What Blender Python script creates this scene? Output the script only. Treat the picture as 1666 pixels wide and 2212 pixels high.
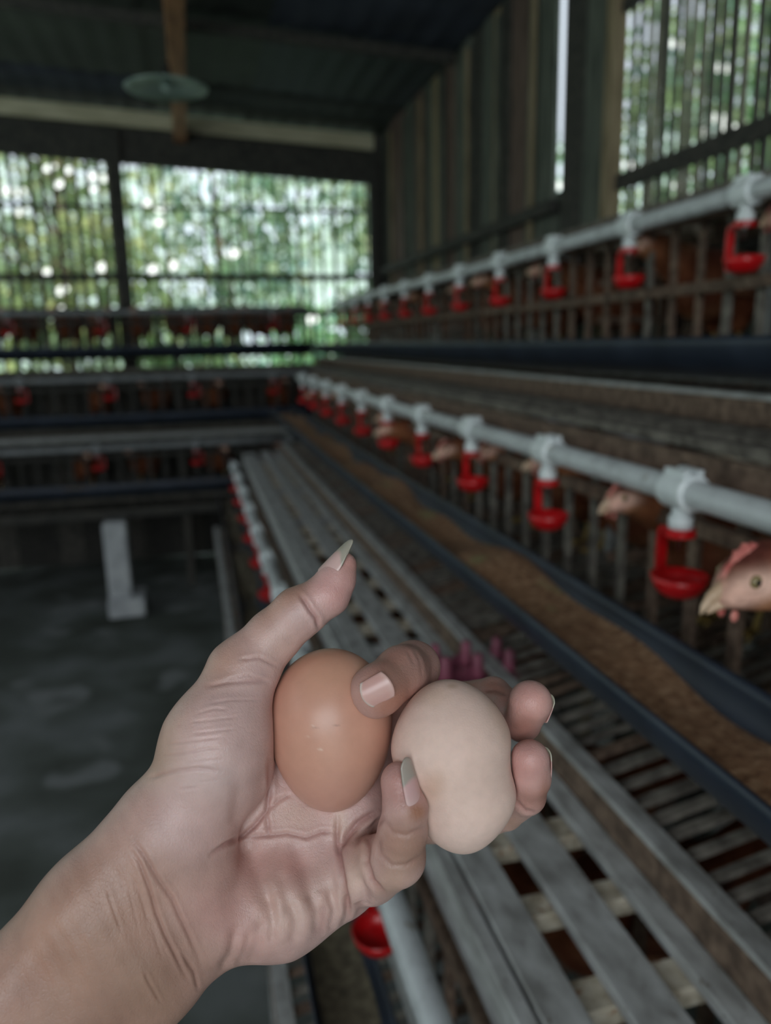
import bpy, bmesh, math, random
import numpy as np
from mathutils import Vector, Matrix

random.seed(7)
rng = np.random.default_rng(7)
for o in list(bpy.data.objects):
    bpy.data.objects.remove(o)
S = bpy.context.scene
COL = S.collection

# ------------------------------------------------------------------ camera
F, CX, CY = 1660.0, 833.0, 1106.0            # focal length in pixels of the 1666x2212 frame
EYE = 1.55
_d1 = np.array([411 - CX, -(746 - CY), -F])
_d2 = np.array([6963.0, 360 + .02 * (6963 + 422), -F])
_wy = _d1 / np.linalg.norm(_d1)
_wx = _d2 - _d2.dot(_wy) * _wy
_wx /= np.linalg.norm(_wx)
_wz = np.cross(_wx, _wy)
ROT = np.stack([_wx, _wy, _wz])              # camera axes -> world axes (Y runs along the right-hand cages)
cam_data = bpy.data.cameras.new('camera')
cam = bpy.data.objects.new('camera', cam_data)
COL.objects.link(cam)
M4 = np.eye(4); M4[:3, :3] = ROT; M4[2, 3] = EYE
cam.matrix_world = Matrix(M4.tolist())
cam_data.sensor_fit = 'VERTICAL'
cam_data.sensor_height = 36.0
cam_data.lens = F / 2212.0 * 36.0
cam_data.clip_start = 0.02
cam_data.clip_end = 300
cam_data.dof.use_dof = True
cam_data.dof.focus_distance = 0.280
cam_data.dof.aperture_fstop = cam_data.lens / 3.8
S.camera = cam

# ------------------------------------------------------------------ sky, sun, door light, exposure
W = bpy.data.worlds.new('sky'); S.world = W; W.use_nodes = True
wn = W.node_tree.nodes; wl = W.node_tree.links
bg = wn['Background']
bg.inputs['Color'].default_value = (0.80, 0.90, 1.0, 1)
bg.inputs['Strength'].default_value = 1.25
sun_d = bpy.data.lights.new('sun', 'SUN'); sun_d.energy = 6.0; sun_d.angle = 0.02
sun_d.color = (1, .98, .94)
sun = bpy.data.objects.new('sun', sun_d); COL.objects.link(sun)
SUN_DIR = (0.26, 0.66, -0.88)
sun.rotation_euler = Vector(SUN_DIR).to_track_quat('-Z', 'Y').to_euler()
# daylight through the open doorway behind the photographer
door_d = bpy.data.lights.new('doorway_daylight', 'AREA'); door_d.shape = 'RECTANGLE'
door_d.size = 2.2; door_d.size_y = 1.2; door_d.energy = 44; door_d.color = (.90, .96, 1.0)
door = bpy.data.objects.new('doorway_daylight', door_d); COL.objects.link(door)
door.location = (-0.9, -2.2, 2.35)
door.rotation_euler = Vector((0.25, 1, -0.32)).to_track_quat('-Z', 'Z').to_euler()
vs = S.view_settings
vs.view_transform = 'Standard'; vs.look = 'None'; vs.gamma = 1; vs.use_curve_mapping = False
vs.exposure = 0.0
S.cycles.use_denoising = True

# ------------------------------------------------------------------ helpers
def lin(c):
    return tuple(((x / 255) / 12.92 if x / 255 <= .04045 else ((x / 255 + .055) / 1.055) ** 2.4) for x in c)

def new_mat(name):
    m = bpy.data.materials.new(name); m.use_nodes = True
    return m, m.node_tree.nodes, m.node_tree.links, m.node_tree.nodes['Principled BSDF']

def noise_mat(name, cols, scale=20, stretch=(1, 1, 1), rough=.7, bump=.2, bscale=None, detail=6, coat=0, metallic=0,
              spec=.5, dist=.002, spots=None):
    """Procedural two- or three-tone material: noise through a colour ramp, with a fine bump."""
    m, n, l, p = new_mat(name)
    tc = n.new('ShaderNodeTexCoord'); mp = n.new('ShaderNodeMapping')
    mp.inputs['Scale'].default_value = stretch
    info = n.new('ShaderNodeObjectInfo')
    add = n.new('ShaderNodeVectorMath'); add.operation = 'ADD'
    sc_ = n.new('ShaderNodeVectorMath'); sc_.operation = 'SCALE'; sc_.inputs['Scale'].default_value = 37.0
    comb = n.new('ShaderNodeCombineXYZ')
    for k in range(3):
        l.new(info.outputs['Random'], comb.inputs[k])
    l.new(comb.outputs[0], sc_.inputs[0])
    l.new(tc.outputs['Object'], mp.inputs['Vector'])
    l.new(mp.outputs[0], add.inputs[0]); l.new(sc_.outputs[0], add.inputs[1])
    nz = n.new('ShaderNodeTexNoise'); nz.inputs['Scale'].default_value = scale; nz.inputs['Detail'].default_value = detail
    l.new(add.outputs[0], nz.inputs['Vector'])
    rp = n.new('ShaderNodeValToRGB')
    els = rp.color_ramp.elements
    pos = np.linspace(.32, .68, len(cols))
    while len(els) < len(cols): els.new(.5)
    for e, c, q in zip(els, cols, pos):
        e.position = q; e.color = (*lin(c), 1)
    l.new(nz.outputs['Fac'], rp.inputs[0])
    out = rp.outputs[0]
    if spots:
        vz = n.new('ShaderNodeTexNoise'); vz.inputs['Scale'].default_value = spots[1]; vz.inputs['Detail'].default_value = 2
        l.new(add.outputs[0], vz.inputs['Vector'])
        sr = n.new('ShaderNodeValToRGB'); sr.color_ramp.elements[0].position = spots[2]; sr.color_ramp.elements[1].position = spots[2] + .08
        l.new(vz.outputs['Fac'], sr.inputs[0])
        mx = n.new('ShaderNodeMix'); mx.data_type = 'RGBA'
        l.new(sr.outputs[0], mx.inputs['Factor']); l.new(out, mx.inputs['A']); mx.inputs['B'].default_value = (*lin(spots[0]), 1)
        out = mx.outputs['Result']
    l.new(out, p.inputs['Base Color'])
    p.inputs['Roughness'].default_value = rough
    p.inputs['Metallic'].default_value = metallic
    p.inputs['Specular IOR Level'].default_value = spec
    if coat: p.inputs['Coat Weight'].default_value = coat
    if bump:
        bz = n.new('ShaderNodeTexNoise'); bz.inputs['Scale'].default_value = bscale or scale * 4; bz.inputs['Detail'].default_value = 5
        l.new(add.outputs[0], bz.inputs['Vector'])
        b = n.new('ShaderNodeBump'); b.inputs['Strength'].default_value = bump; b.inputs['Distance'].default_value = dist
        l.new(bz.outputs['Fac'], b.inputs['Height']); l.new(b.outputs[0], p.inputs['Normal'])
    return m

def attr_mat(name, attr='tone', rough=.5, spec=.5, bump=0, bscale=600, dist=.0004, sss=0, sss_r=(.004, .0015, .001), var=0, vscale=60, transl=0):
    """Material whose colour is a per-vertex tone of the thing itself."""
    m, n, l, p = new_mat(name)
    at = n.new('ShaderNodeAttribute'); at.attribute_name = attr
    out = at.outputs['Color']
    tc = n.new('ShaderNodeTexCoord')
    if var:
        nz = n.new('ShaderNodeTexNoise'); nz.inputs['Scale'].default_value = vscale; nz.inputs['Detail'].default_value = 5
        l.new(tc.outputs['Object'], nz.inputs['Vector'])
        mr = n.new('ShaderNodeMapRange'); mr.inputs['From Min'].default_value = .3; mr.inputs['From Max'].default_value = .7
        mr.inputs['To Min'].default_value = 1 - var; mr.inputs['To Max'].default_value = 1 + var
        l.new(nz.outputs['Fac'], mr.inputs['Value'])
        mu = n.new('ShaderNodeVectorMath'); mu.operation = 'SCALE'
        l.new(out, mu.inputs[0]); l.new(mr.outputs[0], mu.inputs['Scale']); out = mu.outputs[0]
    l.new(out, p.inputs['Base Color'])
    p.inputs['Roughness'].default_value = rough; p.inputs['Specular IOR Level'].default_value = spec
    if sss:
        p.inputs['Subsurface Weight'].default_value = sss
        p.inputs['Subsurface Radius'].default_value = (1, .35, .2)
        p.inputs['Subsurface Scale'].default_value = sss_r[0]
    if bump:
        bz = n.new('ShaderNodeTexNoise'); bz.inputs['Scale'].default_value = bscale; bz.inputs['Detail'].default_value = 4
        l.new(tc.outputs['Object'], bz.inputs['Vector'])
        b = n.new('ShaderNodeBump'); b.inputs['Strength'].default_value = bump; b.inputs['Distance'].default_value = dist
        l.new(bz.outputs['Fac'], b.inputs['Height']); l.new(b.outputs[0], p.inputs['Normal'])
    if transl:
        p.inputs['Transmission Weight'].default_value = 0
        tr = n.new('ShaderNodeBsdfTranslucent'); l.new(out, tr.inputs['Color'])
        mx = n.new('ShaderNodeMixShader'); mx.inputs[0].default_value = transl
        l.new(p.outputs[0], mx.inputs[1]); l.new(tr.outputs[0], mx.inputs[2])
        l.new(mx.outputs[0], n['Material Output'].inputs['Surface'])
    return m

def woff(parent):
    v = np.zeros(3)
    while parent is not None:
        v += np.array(parent.location); parent = parent.parent
    return v

def mesh_obj(name, verts, faces, mat, parent=None, smooth=False, tone=None, local=False, kind=None):
    """One mesh object. verts are world coordinates unless local."""
    v = np.asarray(verts, float)
    if parent is not None and not local: v = v - woff(parent)
    me = bpy.data.meshes.new(name)
    me.from_pydata(v.tolist(), [], faces if isinstance(faces, list) else faces.tolist())
    me.update()
    if mat: me.materials.append(mat)
    if smooth: me.shade_smooth()
    if tone is not None:
        a = me.color_attributes.new('tone', 'FLOAT_COLOR', 'POINT')
        c = np.ones((len(v), 4), np.float32); c[:, :3] = tone
        a.data.foreach_set('color', c.ravel())
    o = bpy.data.objects.new(name, me); COL.objects.link(o)
    if parent is not None: o.parent = parent
    if kind: o['kind'] = kind
    return o

def thing(name, label, cat, loc=(0, 0, 0), group=None, kind=None):
    o = bpy.data.objects.new(name, None); COL.objects.link(o)
    o.empty_display_size = .05; o.location = loc
    if kind: o['kind'] = kind
    if label: o['label'] = label
    if cat: o['category'] = cat
    if group: o['group'] = group
    return o

def tag(o, label=None, cat=None, group=None, kind=None):
    if label: o['label'] = label
    if cat: o['category'] = cat
    if group: o['group'] = group
    if kind: o['kind'] = kind
    return o

def beam(A, B, w, t, side, jit=0.0, segs=1, taper=0, endcut=0):
    """Sawn timber from A to B: w across 'side', t across the remaining axis; edges wander by jit."""
    A = np.asarray(A, float); B = np.asarray(B, float)
    ax = (B - A) / np.linalg.norm(B - A)
    s = np.asarray(side, float); s = s - s.dot(ax) * ax; s /= np.linalg.norm(s)
    u = np.cross(ax, s)
    v = []
    for i in range(segs + 1):
        q = i / segs; c = A + (B - A) * q
        c = c + s * rng.normal(0, jit) * .6 + u * rng.normal(0, jit) * .25
        ww = w * (1 - taper * q) * (1 + rng.normal(0, 1) * min(.12, jit * 8)) / 2
        b = min(ww, t / 2) * .18
        for (a, e) in ((-1, -1), (1, -1), (1, 1), (-1, 1)):
            v.append(c + s * a * ww + u * e * t / 2)
    f = []
    for i in range(segs):
        for k in range(4):
            a = i * 4 + k; b2 = i * 4 + (k + 1) % 4
            f.append([a, b2, b2 + 4, a + 4])
    f.append([3, 2, 1, 0]); n0 = segs * 4; f.append([n0, n0 + 1, n0 + 2, n0 + 3])
    return v, f

def plank(name, A, B, w, t, side, mat, parent, jit=.0015, segs=3, **k):
    v, f = beam(A, B, w, t, side, jit, segs, **k)
    o = mesh_obj(name, v, f, mat, parent)
    bv = o.modifiers.new('edge', 'BEVEL'); bv.width = min(w, t) * .08; bv.segments = 1; bv.limit_method = 'ANGLE'
    return o

def tube(path, r, n=14, cap=True):
    path = np.asarray(path, float); N = len(path)
    rr = np.broadcast_to(np.asarray(r, float), (N,))
    v = []; prev = None
    for i in range(N):
        t = path[min(i + 1, N - 1)] - path[max(i - 1, 0)]; t /= np.linalg.norm(t)
        if prev is None:
            s = np.cross(t, [0, 0, 1]) if abs(t[2]) < .9 else np.cross(t, [1, 0, 0])
        else:
            s = prev - prev.dot(t) * t
        s /= np.linalg.norm(s); prev = s; u = np.cross(t, s)
        for k in range(n):
            a = 2 * math.pi * k / n
            v.append(path[i] + rr[i] * (math.cos(a) * s + math.sin(a) * u))
    f = [[i * n + k, i * n + (k + 1) % n, (i + 1) * n + (k + 1) % n, (i + 1) * n + k] for i in range(N - 1) for k in range(n)]
    if cap:
        f.append(list(range(n))[::-1]); f.append([(N - 1) * n + k for k in range(n)])
    return v, f

def lathe(prof, n=24, center=(0, 0, 0), squash=1.0):
    """prof: (r, z) list turned about Z."""
    v = []
    for r, z in prof:
        for k in range(n):
            a = 2 * math.pi * k / n
            v.append((center[0] + r * math.cos(a) * squash, center[1] + r * math.sin(a), center[2] + z))
    f = [[i * n + k, i * n + (k + 1) % n, (i + 1) * n + (k + 1) % n, (i + 1) * n + k] for i in range(len(prof) - 1) for k in range(n)]
    if prof[0][0] > 1e-6: f.append(list(range(n))[::-1])
    if prof[-1][0] > 1e-6: f.append([(len(prof) - 1) * n + k for k in range(n)])
    return v, f

def merge(*vf):
    V = []; Fc = []
    for v, f in vf:
        b = len(V); V += [tuple(x) for x in v]; Fc += [[i + b for i in q] for q in f]
    return V, Fc

# ---- distance-field modelling, for bodies that must be one continuous skin
class Field:
    def __init__(s, lo, hi, h):
        s.lo = np.asarray(lo, np.float32); s.h = h
        s.n = np.ceil((np.asarray(hi) - s.lo) / h).astype(int) + 1
        s.ax = [s.lo[i] + h * np.arange(s.n[i], dtype=np.float32) for i in range(3)]
    def empty(s): return np.full(s.n, 1e3, np.float32)
    def box(s, lo, hi, pad):
        a = np.clip(np.floor((np.asarray(lo) - pad - s.lo) / s.h).astype(int), 0, s.n - 1)
        b = np.clip(np.ceil((np.asarray(hi) + pad - s.lo) / s.h).astype(int) + 1, 1, s.n)
        return tuple(slice(a[i], b[i]) for i in range(3))
    def pts(s, sl):
        return s.ax[0][sl[0]][:, None, None], s.ax[1][sl[1]][None, :, None], s.ax[2][sl[2]][None, None, :]

def smin(a, b, k):
    h = np.maximum(k - np.abs(a - b), 0) / k
    return np.minimum(a, b) - h * h * k * .25

def add_cone(fl, D, A, ra, B, rb, k, pad):
    A = np.asarray(A, np.float32); B = np.asarray(B, np.float32); rm = max(ra, rb)
    sl = fl.box(np.minimum(A, B) - rm, np.maximum(A, B) + rm, pad)
    x, y, z = fl.pts(sl)
    ab = B - A; L2 = float(ab @ ab) + 1e-9
    t = np.clip(((x - A[0]) * ab[0] + (y - A[1]) * ab[1] + (z - A[2]) * ab[2]) / L2, 0, 1)
    d = np.sqrt((x - A[0] - t * ab[0]) ** 2 + (y - A[1] - t * ab[1]) ** 2 + (z - A[2] - t * ab[2]) ** 2) - (ra + (rb - ra) * t)
    D[sl] = smin(D[sl], d.astype(np.float32), k)

def add_ellipsoid(fl, D, c, rad, k, pad, rot=None):
    c = np.asarray(c, np.float32); rad = np.asarray(rad, np.float32); rm = float(rad.max())
    sl = fl.box(c - rm, c + rm, pad)
    x, y, z = fl.pts(sl)
    q = [x - c[0], y - c[1], z - c[2]]
    if rot is not None:
        q = [rot[i][0] * q[0] + rot[i][1] * q[1] + rot[i][2] * q[2] for i in range(3)]
    k0 = np.sqrt(sum((q[i] / rad[i]) ** 2 for i in range(3)))
    k1 = np.sqrt(sum((q[i] / rad[i] ** 2) ** 2 for i in range(3))) + 1e-9
    d = k0 * (k0 - 1) / k1
    D[sl] = smin(D[sl], d.astype(np.float32), k)

def surface_nets(D, lo, h):
    sg = D < 0
    c = sg[:-1, :-1, :-1].astype(np.int8)
    for i, j, k in ((1,0,0),(0,1,0),(0,0,1),(1,1,0),(1,0,1),(0,1,1),(1,1,1)):
        c = c + sg[i:D.shape[0]-1+i, j:D.shape[1]-1+j, k:D.shape[2]-1+k]
    act = np.argwhere((c > 0) & (c < 8))
    idx = np.full(c.shape, -1, np.int64); idx[tuple(act.T)] = np.arange(len(act))
    cor = [(i, j, k) for i in (0, 1) for j in (0, 1) for k in (0, 1)]
    val = {q: D[act[:, 0]+q[0], act[:, 1]+q[1], act[:, 2]+q[2]] for q in cor}
    acc = np.zeros((len(act), 3)); cnt = np.zeros(len(act))
    for a in cor:
        for ax in range(3):
            if a[ax]: continue
            b = list(a); b[ax] = 1; b = tuple(b)
            va, vb = val[a], val[b]; m = (va < 0) != (vb < 0)
            t = np.where(m, va / np.where(m, va - vb, 1), 0)
            p = np.array(a, float)[None, :].repeat(len(act), 0); p[:, ax] += t
            acc += p * m[:, None]; cnt += m
    V = (act + acc / cnt[:, None]) * h + lo
    Q = []
    for ax in range(3):
        o1, o2 = [(1, 2), (2, 0), (0, 1)][ax]
        s0 = [slice(None)] * 3; s1 = [slice(None)] * 3
        s0[ax] = slice(0, -1); s1[ax] = slice(1, None)
        A = sg[tuple(s0)]; B = sg[tuple(s1)]
        e = np.argwhere(A != B)
        ok = (e[:, o1] > 0) & (e[:, o2] > 0) & (e[:, o1] < D.shape[o1]-1) & (e[:, o2] < D.shape[o2]-1)
        e = e[ok]; ins = A[tuple(e.T)]
        def g(d1, d2):
            q = e.copy(); q[:, o1] -= d1; q[:, o2] -= d2
            return idx[tuple(q.T)]
        quad = np.stack([g(1, 1), g(0, 1), g(0, 0), g(1, 0)], 1)
        quad[~ins] = quad[~ins][:, ::-1]
        Q.append(quad)
    return V, np.concatenate(Q)

def vnormals(V, Q):
    n = np.cross(V[Q[:, 2]] - V[Q[:, 0]], V[Q[:, 3]] - V[Q[:, 1]])
    N = np.zeros_like(V)
    for k in range(4): np.add.at(N, Q[:, k], n)
    return N / (np.linalg.norm(N, axis=1, keepdims=True) + 1e-12)

def relax(V, Q, it=2, lam=.5):
    for _ in range(it):
        acc = np.zeros_like(V); cnt = np.zeros(len(V))
        for a, b in ((0, 1), (1, 2), (2, 3), (3, 0)):
            np.add.at(acc, Q[:, a], V[Q[:, b]]); np.add.at(cnt, Q[:, a], 1)
            np.add.at(acc, Q[:, b], V[Q[:, a]]); np.add.at(cnt, Q[:, b], 1)
        V = V + lam * (acc / cnt[:, None] - V)
    return V

def subdivide(V, Q):
    """Linear 1-to-4 split of quads."""
    E = np.concatenate([Q[:, [0, 1]], Q[:, [1, 2]], Q[:, [2, 3]], Q[:, [3, 0]]])
    Es = np.sort(E, 1); key = Es[:, 0] * (len(V) + 1) + Es[:, 1]
    u, first, inv = np.unique(key, return_index=True, return_inverse=True)
    em = V[Es[first]].mean(1); fm = V[Q].mean(1)
    n = len(Q); e = len(V) + inv.reshape(4, n); fc = len(V) + len(u) + np.arange(n)
    V2 = np.concatenate([V, em, fm])
    Q2 = np.concatenate([np.stack([Q[:, k], e[k], fc, e[k - 1]], 1) for k in range(4)])
    return V2, Q2
# ------------------------------------------------------------------ eggs and the hand that holds them
# measured in millimetres in the camera's frame (x right, y down, z away), then set into the world
def cpt(u, v, d): return np.array([(u - CX) * d / F, (v - CY) * d / F, d])
def to_world(P):
    P = np.asarray(P, float) / 1000.0
    return np.stack([P[:, 0], -P[:, 1], -P[:, 2]], 1) @ ROT.T + np.array([0, 0, EYE])

class Egg:
    """Egg turned about an axis lying across the view; the two flanks may differ a little (a misshapen shell)."""
    def __init__(s, top, bot, d, left, right, depth=1.0):
        s.A = cpt(*top, d); s.B = cpt(*bot, d); s.c = (s.A + s.B) / 2
        ax = s.B - s.A; s.L = np.linalg.norm(ax) / 2; s.ax = ax / np.linalg.norm(ax)
        s.z = np.array([0, 0, 1.0]); s.x = np.cross(s.ax, s.z)      # x: towards the right flank
        if s.x[0] < 0: s.x = -s.x
        s.d = d; s.t = np.linspace(-1, 1, 81)
        k = d / F
        s.l = np.interp(s.t, *left) * k; s.r = np.interp(s.t, *right) * k
        g = np.exp(-.5 * (np.arange(-9, 10) / 3.2) ** 2); g /= g.sum()
        env = np.sqrt(np.maximum(1 - s.t ** 2, 1e-4))
        for nm in 'lr':
            q = getattr(s, nm); q = np.convolve(np.pad(q, 9, mode='edge'), g, 'valid'); setattr(s, nm, q * env)
        s.dep = depth
    def sdf(s, P):
        q = P - s.c; t = (q @ s.ax) / s.L; a = q @ s.x; b = q @ s.z
        tc = np.clip(t, -.995, .995)
        l = np.interp(tc, s.t, s.l); r = np.interp(tc, s.t, s.r)
        m = (r - l) / 2; w = (r + l) / 2
        rad = np.sqrt((a - m) ** 2 + (b / s.dep) ** 2)
        f = np.sqrt(rad ** 2 + 0) / np.maximum(w, .5)
        d = np.where(np.abs(t) < .995, (f - 1) * w, np.sqrt(rad ** 2 + (np.maximum(np.abs(t) - .97, 0) * s.L) ** 2))
        # slope correction towards the poles
        e = np.sqrt(np.minimum(t * t + (rad / max(s.l.max(), s.r.max())) ** 2, 9)); de = (e - 1) * min(s.L, s.l.max())
        return np.where(np.abs(t) > .9, np.maximum(d * .4, de), d)
    def mesh(s, name, mat, tonef):
        nt, na = 150, 160
        V = [s.c - s.ax * s.L]
        th = np.linspace(-math.pi, 0, nt + 1)[1:-1]
        for q in th:
            t = math.cos(q); l = np.interp(t, s.t, s.l); r = np.interp(t, s.t, s.r)
            if abs(t) > .94:                                  # exact round pole
                e = math.sqrt(1 - t * t); l0 = np.interp(math.copysign(.94, t), s.t, s.l) / math.sqrt(1 - .94 ** 2); r0 = np.interp(math.copysign(.94, t), s.t, s.r) / math.sqrt(1 - .94 ** 2)
                l, r = l0 * e, r0 * e
            m, w = (r - l) / 2, (r + l) / 2
            for k in range(na):
                a = 2 * math.pi * k / na
                V.append(s.c + s.ax * s.L * t + s.x * (m + w * math.cos(a)) + s.z * w * s.dep * math.sin(a))
        V.append(s.c + s.ax * s.L); V = np.array(V)
        Fc = []
        for i in range(len(th) - 1):
            for k in range(na):
                a = 1 + i * na + k; b = 1 + i * na + (k + 1) % na
                Fc.append([a, b, b + na, a + na])
        e = len(V) - 1
        for k in range(na):
            Fc.append([0, 1 + (k + 1) % na, 1 + k]); Fc.append([e, e - na + k, e - na + (k + 1) % na])
        U = CX + F * V[:, 0] / V[:, 2]; VV = CY + F * V[:, 1] / V[:, 2]
        tone = tonef(V, U, VV)
        Wp = to_world(V); c0 = Wp.mean(0)
        o = mesh_obj(name, Wp - c0, Fc, mat, None, True, tone)
        o.location = c0
        bmx = bmesh.new(); bmx.from_mesh(o.data); bmesh.ops.recalc_face_normals(bmx, faces=bmx.faces); bmx.to_mesh(o.data); bmx.free()
        o.data.shade_smooth()
        return o

E1D, E2D = 291, 277
_tt = np.linspace(-1, 1, 41)
egg_a = Egg((711, 1402), (719, 1749), E1D, (_tt, 132 * (1 - .10 * _tt)), (_tt, 132 * (1 - .10 * _tt)), .98)
# misshapen egg: flank profiles divided by the ellipse so that the envelope restores them
_L = [(-1, 128), (-.6, 138), (-.3, 140), (0, 126), (.25, 106), (.5, 108), (.75, 120), (1, 118)]
_R = [(-1, 128), (-.6, 136), (-.3, 135), (-.05, 119), (.15, 117), (.4, 134), (.6, 136), (.8, 124), (1, 112)]
egg_b = Egg((957, 1470), (1010, 1838), E2D, tuple(zip(*_L)), tuple(zip(*_R)), .98)

def speckle(V, n, amp, seed, lo, hi):
    r = np.random.default_rng(seed); out = np.zeros(len(V))
    for _ in range(n):
        c = V[r.integers(len(V))]; s = r.uniform(lo, hi)
        out += r.uniform(-amp, amp) * np.exp(-((V - c) ** 2).sum(1) / s ** 2)
    return out
def blobmix(tone, U, VV, blobs, front=None):
    for (u, v, ru, rv, ang, col, w) in blobs:
        ca, sa = math.cos(ang), math.sin(ang)
        a = ((U - u) * ca + (VV - v) * sa) / ru; b = (-(U - u) * sa + (VV - v) * ca) / rv
        k = (w * np.exp(-(a * a + b * b) ** 1.3))
        if front is not None: k = k * front
        tone += k[:, None] * (np.array(lin(col)) - tone)
    return tone
def tone_a(V, U, VV):
    t = np.tile(np.array(lin((209, 155, 134))), (len(V), 1))
    t *= (1 + speckle(V, 60, .05, 3, 3, 9))[:, None]
    return blobmix(t, U, VV, [(711, 1440, 100, 60, 0, (210, 158, 132), .7), (720, 1740, 120, 70, 0, (192, 142, 130), .5),
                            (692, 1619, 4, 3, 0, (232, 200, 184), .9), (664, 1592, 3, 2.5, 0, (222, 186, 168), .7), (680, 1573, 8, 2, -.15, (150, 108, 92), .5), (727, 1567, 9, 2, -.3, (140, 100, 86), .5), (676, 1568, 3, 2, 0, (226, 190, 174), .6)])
def tone_b(V, U, VV):
    t = np.tile(np.array(lin((229, 197, 184))), (len(V), 1))
    t *= (1 + speckle(V, 80, .03, 4, 3, 9))[:, None]
    return blobmix(t, U, VV, [(977, 1482, 12, 6, 0, (176, 140, 110), .5), (935, 1700, 26, 36, .3, (204, 164, 142), .6), (930, 1500, 40, 25, 0, (216, 182, 160), .5),
                              (1085, 1550, 24, 70, -.35, (214, 178, 158), .5), (1020, 1810, 90, 40, 0, (230, 200, 190), .4)])
m_egg_a = attr_mat('brown_eggshell', rough=.36, spec=.5, bump=.08, bscale=1500, dist=.0003, sss=.08, var=.03, vscale=200)
m_egg_b = attr_mat('pale_eggshell', rough=.62, spec=.3, bump=.35, bscale=1300, dist=.0003, sss=.08, var=.04, vscale=250)
tag(egg_a.mesh('chicken_egg', m_egg_a, tone_a), 'darker reddish-brown oval egg resting in the palm next to the thumb', 'egg')
tag(egg_b.mesh('chicken_egg', m_egg_b, tone_b), 'pale beige misshapen egg with a pinched waist, held by the little finger', 'egg')

fl = Field((-205, 5, 200), (72, 268, 346), 0.72)
def chain(D, pts, k, pad=7):
    """pts: (u, v, depth, radius in pixels) along a limb."""
    P = [(cpt(u, v, d), r * d / F) for u, v, d, r in pts]
    for (a, ra), (b, rb) in zip(P[:-1], P[1:]): add_cone(fl, D, a, ra, b, rb, k, pad)
D = fl.empty()
for pts in (
    [(405, 1770, 277, 112), (470, 1600, 276, 108), (522, 1462, 283, 72)],                       # ball of the thumb
    [(505, 1660, 287, 85), (560, 1540, 296, 60)],
    [(345, 1795, 273, 108), (200, 1960, 266, 108), (-300, 2490, 246, 122), (-420, 2610, 240, 118)],   # forearm, thumb side
    [(452, 1996, 277, 84), (340, 2110, 272, 84), (-150, 2700, 252, 104), (-270, 2830, 247, 100)],     # forearm, little-finger side
    [(405, 1900, 277, 112), (290, 2030, 271, 112), (-215, 2590, 246, 135), (-335, 2720, 242, 130)],
    [(468, 1985, 283, 88), (600, 1945, 290, 108), (720, 1895, 296, 92)],                         # heel of the palm
    [(540, 1840, 303, 100), (660, 1790, 307, 100), (760, 1740, 309, 90), (800, 1690, 316, 70)],
    [(590, 1760, 304, 88), (625, 1700, 309, 82), (660, 1640, 322, 74)],
    [(610, 1660, 324, 80), (760, 1560, 328, 66)],
    [(770, 1560, 328, 60), (800, 1700, 326, 62), (770, 1860, 312, 70)],
):
    chain(D, pts, 9, 12)
def limb(pts, k, kj):
    global D
    T = fl.empty(); chain(T, pts, k); D = smin(D, T, kj)
limb([(522, 1448, 284, 66), (590, 1376, 286, 58), (645, 1324, 286, 55), (660, 1316, 286, 50), (708, 1284, 287, 47), (728, 1250, 288, 40), (742, 1221, 289, 29)], 2.2, 7)   # thumb
limb([(780, 1580, 328, 58), (893, 1442, 300, 55), (868, 1452, 288, 55), (816, 1491, 276, 54), (808, 1496, 276, 53)], 3, 2)       # index
limb([(830, 1660, 326, 55), (1000, 1512, 326, 38), (1066, 1500, 316, 37), (1100, 1530, 304, 37), (1128, 1562, 294, 39), (1146, 1517, 287, 47)], 1.4, 2)   # middle
limb([(800, 1760, 322, 58), (1010, 1770, 322, 50), (1092, 1753, 302, 38), (1138, 1718, 286, 40), (1147, 1680, 279, 42), (1145, 1640, 276, 42)], 1.6, 1.5)   # ring
limb([(735, 1882, 298, 84), (800, 1880, 284, 68), (858, 1852, 270, 60), (870, 1795, 265, 52), (876, 1745, 262, 47), (865, 1688, 264, 43)], 2.0, 4)     # little
# flesh gives way to the shells
idx = np.argwhere(np.abs(D) < 30)
P = fl.lo + idx * fl.h
for e in (egg_a, egg_b):
    dd = -(e.sdf(P) - .25)
    cur = D[tuple(idx.T)]
    k = 1.2; h = np.maximum(k - np.abs(cur - dd), 0) / k
    D[tuple(idx.T)] = np.maximum(cur, dd) + h * h * k * .25
V, Q = surface_nets(D, fl.lo.astype(float), fl.h)
# keep the largest connected skin only (label propagation)
lab = np.arange(len(V))
while True:
    mn = lab[Q].min(1); new = lab.copy()
    for kk in range(4): np.minimum.at(new, Q[:, kk], mn)
    new = new[new]
    if (new == lab).all(): break
    lab = new
big = np.bincount(lab).argmax(); keep = lab == big
rm = np.cumsum(keep) - 1; Q = rm[Q[keep[Q[:, 0]]]]; V = V[keep]
V = relax(V, Q, 2, .5)
V, Q = subdivide(V, Q)
V = relax(V, Q, 2, .5)
N = vnormals(V, Q)
U = CX + F * V[:, 0] / V[:, 2]; VV = CY + F * V[:, 1] / V[:, 2]
view = V / np.linalg.norm(V, axis=1, keepdims=True)
facing = np.clip(-(N * view).sum(1) * 3, 0, 1)
def poly_dist(pts):
    best = np.full(len(U), 1e9); par = np.zeros(len(U)); n = len(pts) - 1
    for i in range(n):
        (ax, ay), (bx, by) = pts[i][:2], pts[i + 1][:2]
        L2 = (bx - ax) ** 2 + (by - ay) ** 2
        t = np.clip(((U - ax) * (bx - ax) + (VV - ay) * (by - ay)) / L2, 0, 1)
        d = np.hypot(U - ax - t * (bx - ax), VV - ay - t * (by - ay))
        m = d < best; best = np.where(m, d, best); par = np.where(m, (i + t) / n, par)
    return best, par
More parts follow.
